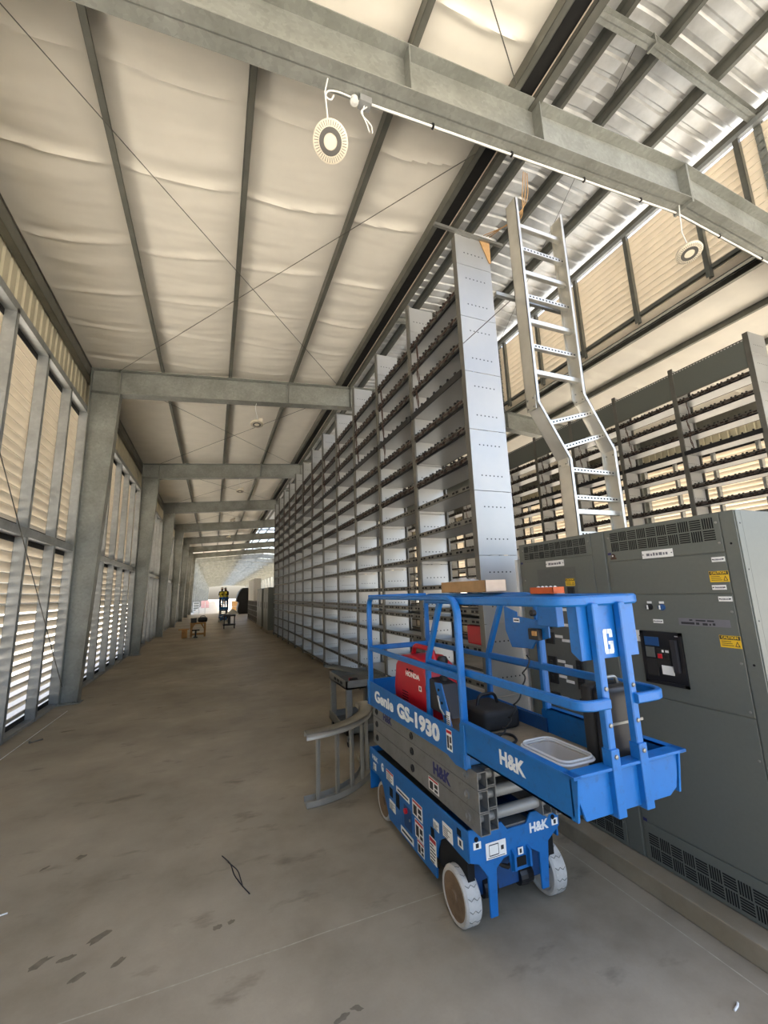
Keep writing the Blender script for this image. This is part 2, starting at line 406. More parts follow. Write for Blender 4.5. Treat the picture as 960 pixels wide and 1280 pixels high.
def cstud(bm, x0, x1, y, z0, z1, w_=0.08, t=0.004):
    bm.box(x0, y, z0, x1, y + t, z1); bm.box(x1 - t, y, z0, x1, y + w_, z1); bm.box(x0, y, z0, x0 + t, y + w_, z1)
def corr(x, y0, y1, z0, z1, sgn, rib=0.25, d=0.03):
    pts = []; y = y0
    while y < y1 - 1e-6:
        for (f, o) in ((0, 0), (0.62, 0), (0.70, 1), (0.90, 1), (0.98, 0)):
            yy = y + f * rib
            if yy <= y1: pts.append((x + sgn * o * d, yy))
        y += rib
    pts.append((x, y1)); b = MB(); n = len(pts)
    vs = [(p[0], p[1], z0) for p in pts] + [(p[0], p[1], z1) for p in pts] + [(p[0] + sgn * 0.003, p[1], z0) for p in pts] + [(p[0] + sgn * 0.003, p[1], z1) for p in pts]
    fs = [(i, i + 1, n + i + 1, n + i) for i in range(n - 1)] + [(2 * n + i, 3 * n + i, 3 * n + i + 1, 2 * n + i + 1) for i in range(n - 1)]
    b.add(vs, fs); return b
def side_wall(name, label, x, sgn, single):
    """x: inner stud face; sgn: outward."""
    root = thing(name, label, None, (x, 0, 0), None, 'structure')
    bays = [(FY[i], FY[i + 1]) for i in range(1, LOUV_END + 1)]
    louver_wall(root, x + sgn * 0.165, sgn, [(0.07, 3.12), (3.25, 6.30)], bays, single)
    louver_wall(root, x + sgn * 0.165, sgn, [(0.07, 3.12), (3.25, 6.30)], [(FY[0], FY[1])], 0)
    for i in range(0, LOUV_END + 1):
        ya, yb = FY[i], FY[i + 1]
        for j in range(6):
            y = yb - 0.04 - 1.285 * j - (0.0 if j == 0 else -0.12)
            for (za, zc) in ((0.0, 3.11), (3.25, 6.36)):
                b = MB(); cstud(b, min(x, x + sgn * 0.16), max(x, x + sgn * 0.16), y - 0.1, za, zc); b.build('stud', 'galv_stud', root)
        b = MB(); b.box(x, ya + 0.15, 3.11, x + sgn * 0.165, yb - 0.15, 3.25); b.build('girt', 'galv_stud', root)
        b = MB(); b.box(x, ya + 0.15, 6.30, x + sgn * 0.165, yb - 0.15, 6.43); b.build('girt', 'galv_stud', root)
        b = MB(); b.box(x + sgn * 0.01, ya, 0.0, x + sgn * 0.17, yb, 0.05); b.build('sill', 'galv_stud', root)
        corr(x + sgn * 0.175, ya, yb, 6.36, 7.66, sgn).build('wall_panel', 'panel', root)
        b = MB(); b.box(x + sgn * 0.03, ya, 7.20, x + sgn * 0.034, yb, 7.44); b.box(x + sgn * 0.03, ya, 7.20, x + sgn * 0.15, yb, 7.206); b.box(x + sgn * 0.03, ya, 7.435, x + sgn * 0.15, yb, 7.44)
        b.build('eave_strut', 'purlin', root)
        # black flashing below each blade bank; head strips paint the dark gap
        b = MB(); b.box(x + sgn * 0.152, ya, 3.25, x + sgn * 0.162, yb, 3.33); b.box(x + sgn * 0.152, ya, 0.05, x + sgn * 0.162, yb, 0.13); b.box(x + sgn * 0.152, ya, 3.02, x + sgn * 0.162, yb, 3.115); b.box(x + sgn * 0.152, ya, 6.20, x + sgn * 0.162, yb, 6.305); b.build('flashing_dark_gap', 'rubber', root)
    for i in range(LOUV_END + 1, len(FY) - 1):      # the unclad bays
        ya, yb = FY[i], FY[i + 1]
        b = MB(); b.box(x + sgn * 0.03, ya, 7.20, x + sgn * 0.15, yb, 7.44); b.build('eave_strut', 'purlin', root)
        b = MB(); b.box(x, ya, 3.11, x + sgn * 0.2, yb, 3.25); b.build('girt', 'galv_stud', root)
    return root
wl = side_wall('wall_left', 'louvred side wall of cream blades behind galvanized studs beside the aisle', -2.84, -1, 4)
wr = side_wall('wall_right', 'louvred side wall beyond the far rack row', mir(-2.84), 1, 3)
for (p, q) in (((-2.80, 10.85, 0.35), (-2.80, 4.2, 6.9)),):
    b = MB(); b.cyl(p, q, 0.008, 6); b.build('brace_rod', 'rod', wl)

# ------------------------------------------------------------------ ceiling: insulation, purlins, raised ridge vent
ce = thing('ceiling', 'pitched roof with cream insulation between purlins and a raised ridge vent', None, (0, 0, 7), None, 'structure')
PX = [-2.95, -1.40, 0.16, 1.76, 3.14]
def fabric(sgnx, name):
    seams = []; y = YA
    while y < 30: seams.append((y, random.uniform(-0.15, 0.15), random.uniform(0.5, 1.3))); y += random.uniform(1.0, 1.55)
    b = MB(); ys = []; y = YA
    while y < YB:
        ys.append(y); y += (0.035 if sgnx > 0 else 0.1) if y < 13 else (0.12 if y < 32 else 1.0)
    ys.append(YB)
    for si in range(4):
        xa, xc = PX[si] + 0.035, PX[si + 1] - 0.005; nx = 12; o = len(b.v); vs = []
        for y in ys:
            for i in range(nx + 1):
                t = i / nx; x = xa + (xc - xa) * t
                z = zt(x) + 0.165 - 0.045 * math.sin(PI * t)
                e = min(1.0, 4 * t * (1 - t) * 2)
                if y < 32:
                    for (ys_, sl, am) in seams:
                        d = y - ys_ - sl * (t - 0.5) - 0.05 * math.sin(3 * t + ys_ + si)
                        if abs(d) < 0.5: z += -0.03 * am * math.exp(-(d / 0.028) ** 2) * e + 0.018 * am * math.exp(-((d + 0.13) / 0.09) ** 2) * e
                    z += 0.016 * noise.noise((x * 0.9, y * 4.2, si + 3.3)) * e + 0.008 * noise.noise((x * 2.1, y * 9.0, si)) * e
                vs.append((x if sgnx > 0 else mir(x), y, z))
        fs = []
        for r in range(len(ys) - 1):
            for i in range(nx):
                q = r * (nx + 1) + i; f = (q, q + nx + 1, q + nx + 2, q + 1); fs.append(f if sgnx > 0 else f[::-1])
        b.add(vs, fs)
    o = b.build(name, 'fabric', ce, smooth=True); return o
fabric(1, 'insulation'); fabric(-1, 'insulation')
b = MB()      # metal roof skin over the insulation
for s in (0, 1):
    X = (lambda x: x) if s == 0 else mir
    b.add([(X(-3.3), YA, zt(-3.3) + 0.23), (X(3.5), YA, zt(3.5) + 0.23), (X(3.5), YB, zt(3.5) + 0.23), (X(-3.3), YB, zt(-3.3) + 0.23)], [(0, 1, 2, 3)])
b.build('roof_skin', 'galv_stud', ce)
def zpurlin(x, zbot, y0, y1, h=0.2, fw=0.07, t=0.004, sg=1, name='purlin', mat='purlin'):
    b = MB(); b.box(x, y0, zbot, x + t, y1, zbot + h); b.box(x - (fw if sg < 0 else 0), y0, zbot, x + (fw if sg > 0 else 0) + t, y1, zbot + t)
    b.box(x - (fw if sg > 0 else 0), y0, zbot + h - t, x + (fw if sg < 0 else 0) + t, y1, zbot + h); b.box(x + sg * fw, y0, zbot, x + sg * fw + t, y1, zbot + 0.02)
    return b.build(name, mat, ce)
for x in PX[1:4]:
    zpurlin(x, zt(x), YA, YB); zpurlin(mir(x), zt(x), YA, YB, sg=-1)
for s in (1, -1):
    X = (lambda x: x) if s > 0 else mir
    zpurlin(X(3.12), zt(3.12), YA, YB, 0.2, 0.08, sg=s)
    b = MB(); b.box(X(3.22), YA, zt(3.3) + 0.10, X(3.46), YB, zt(3.3) + 0.108); b.build('soffit', 'rubber', ce)
    zpurlin(X(3.44), zt(3.44) - 0.02, YA, YB, 0.24, 0.10, sg=s)
    b = MB(); b.box(X(3.54), YA, zt(3.5) + 0.22, X(3.60), YB, zt(3.5) + 0.30); b.build('curb', 'purlin', ce)
    b = MB(); b.box(X(3.46), YA, 10.42, X(3.56), YB, 10.62); b.build('eave_strut', 'purlin', ce)
    b = MB(); b.box(X(3.56), YA, 10.30, X(3.66), YB, 10.40); b.build('girt', 'galv_stud', ce)
MR = [5.62, 6.62, 4.4, 7.86]
for x in MR: zpurlin(x, mz(x) + 0.16, YA, YB, 0.2, 0.07)
# ridge vent roof sheets
def rsheet(x0, x1, w_=0.914):
    prof = []; ribs = 3; d = 0.034
    for r in range(ribs):
        for (f, o) in ((0, 0), (0.60, 0), (0.70, 1), (0.88, 1), (0.98, 0)): prof.append(((r + f) * w_ / ribs, o * d))
    prof.append((w_, 0)); b = MB(); n = len(prof)
    vs = [(x0, p[0], mz(x0) + 0.37 + p[1]) for p in prof] + [(x1, p[0], mz(x1) + 0.37 + p[1]) for p in prof]
    vs += [(v[0], v[1], v[2] + 0.002) for v in vs]
    fs = [(i, n + i, n + i + 1, i + 1) for i in range(n - 1)] + [(2 * n + i, 2 * n + i + 1, 3 * n + i + 1, 3 * n + i) for i in range(n - 1)]
    b.add(vs, fs); return b
for (x0, x1) in ((3.25, RX), (RX, mir(3.25))):
    q = rsheet(x0, x1); tmpl = q.build('roof_sheet', 'roof_metal', ce); me = tmpl.data; bpy.data.objects.remove(tmpl)
    for k_ in range(63):  # sheets stop early: far ridge left open to let daylight in
        o = bpy.data.objects.new('roof_sheet', me); COL.objects.link(o); o.parent = ce; o.location = (0, YA + 0.914 * k_, 0)
b = MB(); b.box(RX - 0.18, YA, mz(RX) + 0.41, RX + 0.18, YA + 0.914 * 63, mz(RX) + 0.42); b.build('ridge_cap', 'roof_metal', ce)
# louvres of the ridge vent
mb_ = [(FY[i], FY[i + 1]) for i in range(1, LOUV_END + 1)]
louver_wall(ce, mir(3.55), 1, [(7.98, 10.36)], mb_, 4)
louver_wall(ce, mir(3.55), 1, [(7.98, 10.36)], [(FY[0], FY[1])], 0)
louver_wall(ce, 3.55, -1, [(7.98, 10.36)], [(FY[0], FY[1])] + mb_, 0)
for i in range(0, 9):
    for j in range(5):
        y = FY[i] + (FY[i + 1] - FY[i]) / 5 * j + 1.1
        for X in (lambda x: x, mir):
            b = MB(); zl = 8.17 if X(1.0) == 1.0 else 7.98; b.box(X(3.555), y, zl, X(3.655), y + 0.004, 10.40); b.box(X(3.65), y, zl, X(3.655), y + 0.09, 10.40); b.box(X(3.555), y, zl, X(3.56), y + 0.09, 10.40); b.build('stud', 'purlin', ce)
# cross bracing under the roof
for i in range(0, 6):
    for (a, c) in (((-2.5, FY[i] + 0.1), (3.1, FY[i + 1] - 0.2)), ((-2.3, FY[i + 1] - 0.1), (3.1, FY[i] + 0.65))):
        b = MB(); b.cyl((a[0], a[1], zt(a[0]) - 0.03), (c[0], c[1], zt(c[0]) - 0.03), 0.006, 6); b.build('brace_rod', 'rod', ce)
    b = MB(); b.cyl((RX - 0.2, FY[i] + 0.1, 10.7), (9.0, FY[i + 1] - 0.1, 10.45), 0.006, 6); b.build('brace_rod', 'rod', ce)

# ------------------------------------------------------------------ portal frames
def frame(y, label, group=None):
    root = thing('portal_frame', label, 'steel frame', (0, y, 0), group)
    fw, tf, tw = 0.14, 0.014, 0.012
    for s in (1, -1):
        X = (lambda x: x) if s > 0 else mir
        # column: web, outer and tapered inner flange
        b = MB(); b.prism([(X(-2.84), 0.02), (X(-2.53), 0.02), (X(-2.25), 6.85), (X(-2.25), zt(-2.25)), (X(-2.84), zt(-2.84))], 'y', y - tw / 2, y + tw / 2)
        b.prism([(X(-2.84), 0.02), (X(-2.84 + tf), 0.02), (X(-2.84 + tf), zt(-2.84)), (X(-2.84), zt(-2.84))], 'y', y - fw, y + fw)
        b.prism([(X(-2.53), 0.02), (X(-2.53 + tf), 0.02), (X(-2.25 + tf), 6.86), (X(-2.25), 6.86)], 'y', y - fw, y + fw)
        b.box(X(-2.88), y - 0.16, 0.0, X(-2.47), y + 0.16, 0.022)
        b.build('column', 'galv', root)
        b = MB()
        for z in (7.40 - 0.55, 6.86 + 0.02): pass
        b.box(X(-2.83), y - fw, 6.86, X(-2.25), y + fw, 6.874); b.box(X(-2.262), y - fw, 6.86, X(-2.25), y + fw, zt(-2.25)); b.build('haunch_plate', 'galv', root)
        b = MB(); b.prism([(X(-2.25), zb(-2.25)), (X(RX), zb(RX)), (X(RX), zt(RX)), (X(-2.25), zt(-2.25))], 'y', y - tw / 2, y + tw / 2)
        b.prism([(X(-2.25), zb(-2.25)), (X(RX), zb(RX)), (X(RX), zb(RX) + tf), (X(-2.25), zb(-2.25) + tf)], 'y', y - fw, y + fw)
        b.prism([(X(-2.84), zt(-2.84) - tf), (X(RX), zt(RX) - tf), (X(RX), zt(RX)), (X(-2.84), zt(-2.84))], 'y', y - fw, y + fw)
        b.build('rafter', 'galv', root)
        for xs in ((1.72, 3.5) if s > 0 else (3.5,)):
            b = MB(); b.prism([(X(xs), zb(xs) + tf), (X(xs + 0.012), zb(xs) + tf), (X(xs + 0.012), zt(xs) - tf), (X(xs), zt(xs) - tf)], 'y', y - fw, y + fw); b.build('stiffener', 'galv', root)
        # ridge vent post and rafter
        b = MB(); b.box(X(3.44), y - 0.06, zt(3.5), X(3.45), y + 0.06, mz(3.5)); b.box(X(3.54), y - 0.06, zt(3.5), X(3.55), y + 0.06, mz(3.5)); b.box(X(3.45), y - 0.005, zt(3.5), X(3.54), y + 0.005, mz(3.5)); b.build('vent_post', 'galv', root)
        b = MB(); b.prism([(X(3.40), mz(3.40)), (X(RX), mz(RX)), (X(RX), mz(RX) + 0.01), (X(3.40), mz(3.40) + 0.01)], 'y', y - 0.07, y + 0.07)
        b.prism([(X(3.40), mz(3.40) + 0.15), (X(RX), mz(RX) + 0.15), (X(RX), mz(RX) + 0.16), (X(3.40), mz(3.40) + 0.16)], 'y', y - 0.07, y + 0.07)
        b.prism([(X(3.40), mz(3.40)), (X(RX), mz(RX)), (X(RX), mz(RX) + 0.155), (X(3.40), mz(3.40) + 0.155)], 'y', y - 0.005, y + 0.005); b.build('vent_rafter', 'galv', root)
    b = MB(); b.box(RX - 0.02, y - fw, zb(RX) - 0.06, RX + 0.02, y + fw, zt(RX)); b.build('ridge_plate', 'galv', root)
    b = MB(); b.box(RX - 0.015, y - 0.08, mz(RX) - 0.05, RX + 0.015, y + 0.08, mz(RX) + 0.16); b.build('vent_ridge_plate', 'galv', root)
    for dx in (-2.75, -2.60):
        b = MB(); b.cyl((dx, y - 0.09, 0.0), (dx, y - 0.09, 0.05), 0.012, 6); b.build('anchor_bolt', 'strut', root)
    return root
ordn = {1: 'galvanized portal frame whose beam crosses overhead, nearest to the scissor lift', 2: 'first full galvanized frame with column standing by the left louvres',
        3: 'second galvanized frame down the aisle behind the first full one', 4: 'third galvanized frame down the aisle, before the wooden bench',
        5: 'fourth galvanized frame down the aisle, beyond the wooden bench', 6: 'fifth galvanized frame down the aisle, near the two workers'}
NTH = 'sixth seventh eighth ninth tenth eleventh twelfth'.split()
for i, y in enumerate(FY):
    if i == 0: frame(y, 'galvanized portal frame at the open end of the building')
    elif i in ordn: frame(y, ordn[i], 'portal frames')
    elif i - 7 < len(NTH): frame(y, NTH[i - 7] + ' galvanized frame down the aisle, counted from the overhead beam onward', 'portal frames')
    else: frame(y, 'tiny galvanized portal frame in the bright far end of the aisle', 'far portal frames')
#@@OBJECTS
# ------------------------------------------------------------------ server racks
LEV = [6.07, 5.67, 5.26, 4.86, 4.45, 4.07, 3.66, 3.28, 2.85, 2.48, 2.04, 1.73, 1.61, 1.29, 0.89, 0.50, 0.10]
RY0, RP, RN = 4.32, 1.575, 12
RW, RD, RH = RP - 0.016, 0.56, 6.95
def shelf_mesh():
    b = MB(); L = RW
    b.box(0.02, 0, 0, RD - 0.02, L, 0.006, 0)
    b.box(0.002, 0, -0.004, 0.006, L, 0.062, 1); b.box(0.006, 0, -0.004, 0.03, L, 0.0, 1)
    b.box(RD - 0.006, 0, -0.004, RD - 0.002, L, 0.04, 1)
    n = 6
    for i in range(n):
        y = (i + 0.5) * L / n
        for d in (-0.045, 0.045): b.box(0.0005, y + d - 0.03, 0.014, 0.0022, y + d + 0.03, 0.042, 2)
    return b
def power_mesh():
    b = MB(); L = RW; n = 7
    for i in range(n):
        y = 0.1 + (i + 0.3) * (L - 0.16) / n
        for d in (0.0, 0.075):
            b.box(-0.014, y + d - 0.013, 0.055, 0.02, y + d + 0.013, 0.080, 0)
        b.box(-0.012, y + 0.02, -0.01, 0.01, y + 0.06, 0.03, 0)
    for k_, (am, z0) in enumerate(((0.012, 0.03), (0.018, 0.005))):
        pts = []
        for i in range(43):
            t = i / 42; pts.append((-0.012 + 0.01 * math.sin(i * 1.7 + k_), 0.06 + t * (L - 0.12), z0 + am * math.sin(i * 2 * PI / 6 + k_) - 0.012 * abs(math.sin(i * 0.5 + k_ * 2))))
        b.tube(pts, 0.005, 4, 1)
    b.box(0.03, 0.02, -0.03, 0.05, L - 0.02, 0.0, 0)
    return b
_t = shelf_mesh().build('shelf', ['rack_plain', 'rack_edge', 'hole']); SHELF = _t.data; bpy.data.objects.remove(_t)
_t = power_mesh().build('power_strip', ['black', 'brown_cable']); POWER = _t.data; bpy.data.objects.remove(_t)
_b = MB(); _b.box(-0.02, 0.02, -0.045, 0.0, RW - 0.02, 0.05)
for _i in range(7): _b.box(-0.024, 0.15 + 0.2 * _i, 0.05, 0.0, 0.18 + 0.2 * _i, 0.085)
_t = _b.build('cable_channel', 'black'); CHAN = _t.data; bpy.data.objects.remove(_t)
_b = MB(); _b.box(0, -0.05, 0, 0.03, 0.05, RH); _b.box(RD - 0.03, -0.045, 0, RD, 0.045, RH); _b.box(0.03, -0.006, 0, 0.05, 0.006, RH); _b.box(RD - 0.05, -0.006, 0, RD - 0.03, 0.006, RH)
_t = _b.build('upright', 'rack_edge', None, 0.003, 1); UPR = _t.data; bpy.data.objects.remove(_t)
_b = MB(); _b.box(0.03, -0.004, 0.004, RD - 0.03, 0.004, 0.806)
_t = _b.build('side_sheet', 'rack_sheet'); SHEET = _t.data; bpy.data.objects.remove(_t)
_b = MB(); _b.box(0.03, -0.004, 0.004, RD - 0.03, 0.004, 0.466)
_t = _b.build('side_sheet', 'rack_sheet'); SHEET2 = _t.data; bpy.data.objects.remove(_t)
_b = MB(); _b.box(-0.003, -0.056, 0.003, RD + 0.003, -0.049, 0.806)
_t = _b.build('end_sheet', 'rack_sheet'); ESHEET = _t.data; bpy.data.objects.remove(_t)
_b = MB(); _b.box(-0.003, -0.056, 0.003, RD + 0.003, -0.049, 0.466)
_t = _b.build('end_sheet', 'rack_sheet'); ESHEET2 = _t.data; bpy.data.objects.remove(_t)
SEAMS = [6.48 - 0.81 * i for i in range(9)]     # lower edges of side sheets
def rack(x, y0, pitch, n, label, powered, header):
    root = thing('server_rack', label, 'rack', (x, y0, 0), 'tall rack rows')
    for k_ in range(n + 1):
        y = y0 + k_ * pitch
        u = inst('upright', UPR, root, (x, y, 0))
        for i, z in enumerate(SEAMS):
            me = (ESHEET2 if i == 0 else ESHEET) if k_ == 0 else (SHEET2 if i == 0 else SHEET)
            if z < -0.01: continue
            o = bpy.data.objects.new('end_sheet' if k_ == 0 else 'side_sheet', me); COL.objects.link(o); o.parent = u; o.location = (0, 0, z)
    for k_ in range(n):
        y = y0 + k_ * pitch + 0.008
        for i, z in enumerate(LEV):
            s_ = inst('shelf', SHELF, root, (x, y, z)); s_.scale = (1, (pitch - 0.016) / RW, 1)
            if i == 3:
                p = bpy.data.objects.new('cable_channel', CHAN); COL.objects.link(p); p.parent = s_
            if i < powered and not (i in (3,) ):
                p = bpy.data.objects.new('power_strip', POWER); COL.objects.link(p); p.parent = s_
        b = MB(); rs = random.Random(k_ + int(x))
        z0 = 6.02
        while z0 > 4.9:
            z1 = z0 - rs.uniform(0.35, 0.42); yy = y + pitch - rs.uniform(0.22, 0.34); am = rs.uniform(0.01, 0.04)
            for q in range(3):
                b.tube([(x - 0.008 + 0.012 * q, yy + 0.012 * q + am * math.sin(j * 0.9 + q), z0 + (z1 - z0) * j / 6) for j in range(7)], 0.006, 5)
            z0 = z1
        b.build('cable_bundle', 'brown_cable', root)
        if header:
            b = MB(); b.box(x + 0.01, y, 6.22, x + 0.014, y + pitch - 0.016, 6.84, 0); b.box(x + 0.004, y, 6.815, x + 0.03, y + pitch - 0.016, 6.84, 1); b.box(x + 0.004, y, 6.21, x + 0.03, y + pitch - 0.016, 6.235, 1)
            j = y + 0.05
            while j < y + pitch - 0.06: b.box(x + 0.002, j, 6.80, x + 0.006, j + 0.03, 6.815, 2); j += 0.062
            b.build('header_panel', ['cab', 'rack_edge', 'white'], root)
    return root
rkL = rack(2.96, RY0, RP, RN, 'tall galvanized rack row lining the aisle behind the blue lift', 7, False)
rkR = rack(9.82, 4.36, 1.54, RN, 'tall rack row with grey header panels beyond the cabinets', 7, True)
b = MB(); b.box(2.62, 4.22, 6.95, 3.75, 4.262, 6.992); o = b.build('strut_bar', 'strut', rkL)
b = MB(); b.prism([(3.36, 6.96), (3.53, 6.96), (3.53, 6.62), (3.50, 6.62)], 'y', 4.25, 4.262); b.build('corner_tag', 'cardboard', rkL)
# things lying on the rack shelves
t = thing('carrying_case', 'dark red box on the rack shelf seen behind the lift rails', 'box', (3.14, 4.62, 1.36))
b = MB(); b.box(3.0, 4.42, 1.362, 3.3, 4.72, 1.59); b.build('body', 'red', t, 0.02, 3); b = MB(); b.tube(arcpts([(3.15, 4.47, 1.59), (3.15, 4.47, 1.63), (3.15, 4.67, 1.63), (3.15, 4.67, 1.59)], 0.02), 0.012, 6); b.build('handle', 'black', t)

# ------------------------------------------------------------------ cable ladder riser on the cabinet
def ladder_riser():
    yl = 2.93; dp = 0.155; sep = 0.66
    t = thing('cable_ladder', 'bright aluminium cable ladder with a sideways offset rising from the cabinet top', 'cable ladder', (3.4, yl, 2.47))
    for s in (0, 1):
        if s == 0: P = [(2.83, 6.14), (2.83, 3.80), (3.155, 3.25), (3.155, 2.475)]
        else: P = [(3.485, 6.14), (3.485, 3.97), (3.81, 3.40), (3.81, 2.475)]
        b = MB(); t_ = 0.006; fl_ = 0.032; sg = 1 if s == 0 else -1
        def plate(o0, o1, y0, y1):
            for i in range(3):
                (xa, za), (xc, zc) = P[i], P[i + 1]
                b.prism([(xa + o0, za), (xa + o1, za), (xc + o1, zc), (xc + o0, zc)], 'y', y0, y1)
        plate(0, t_ * sg, yl, yl + dp); plate(0, fl_ * -1 if s == 0 else fl_ * -1, yl, yl + 0.005) if False else None
        plate(0, 0.034 * sg, yl, yl + 0.006); plate(0, 0.034 * sg, yl + dp - 0.006, yl + dp)
        b.build('side_rail', 'alu', t, fixn=True)
    def rung(za, xa, xb, zb_, perf):
        p, q = Vector((xa, yl + 0.06, za)), Vector((xb, yl + 0.06, zb_)); d = (q - p); u = d.normalized(); n = Vector((-u.z, 0, u.x))
        b = MB(); b.obox((p + q) / 2, d / 2, n * 0.022, Vector((0, 0.006, 0)), 0); b.obox((p + q) / 2 + n * 0.02 + Vector((0, 0.02, 0)), d / 2, n * 0.003, Vector((0, 0.02, 0)), 0); b.obox((p + q) / 2 - n * 0.02 + Vector((0, 0.02, 0)), d / 2, n * 0.003, Vector((0, 0.02, 0)), 0)
        if perf:
            m_ = 15
            for i in range(m_): b.obox(p + d * ((i + 0.5) / m_) + Vector((0, -0.0064, 0)), u * 0.010, n * 0.007, Vector((0, 0.001, 0)), 1)
        b.build('rung', ['alu', 'hole'], t)
    z = 5.86; i = 0
    while z > 3.95: rung(z, 2.836, 3.479, z, i % 2 == 1); z -= 0.285; i += 1
    rung(3.60 , 2.955, 3.60, 3.80, True); rung(3.36, 3.095, 3.73, 3.57, True)
    for j, z in enumerate((3.16, 2.88, 2.74, 2.52)): rung(z, 3.161, 3.804, z, j != 2)
    b = MB(); b.box(2.60, yl + 0.16, 5.02, 3.6, yl + 0.20, 5.06); b.build('support_strut', 'strut', t)
    for (x, z) in ((2.83, 3.80), (3.155, 3.25), (3.485, 3.97), (3.81, 3.40)):
        b = MB(); b.obox((x - 0.004, yl + dp / 2, z), (0, dp * 0.4, 0), (0, 0, 0.07), (0.003, 0, 0)); b.build('splice_plate', 'alu', t)
        b = MB()
        for dz in (-0.045, 0.045):
            for dy in (-0.04, 0.04): b.cyl((x - 0.016, yl + dp / 2 + dy, z + dz), (x - 0.004, yl + dp / 2 + dy, z + dz), 0.008, 6)
        tag(b.build('bolts', 'strut', t), None, None, None, 'stuff')
ladder_riser()

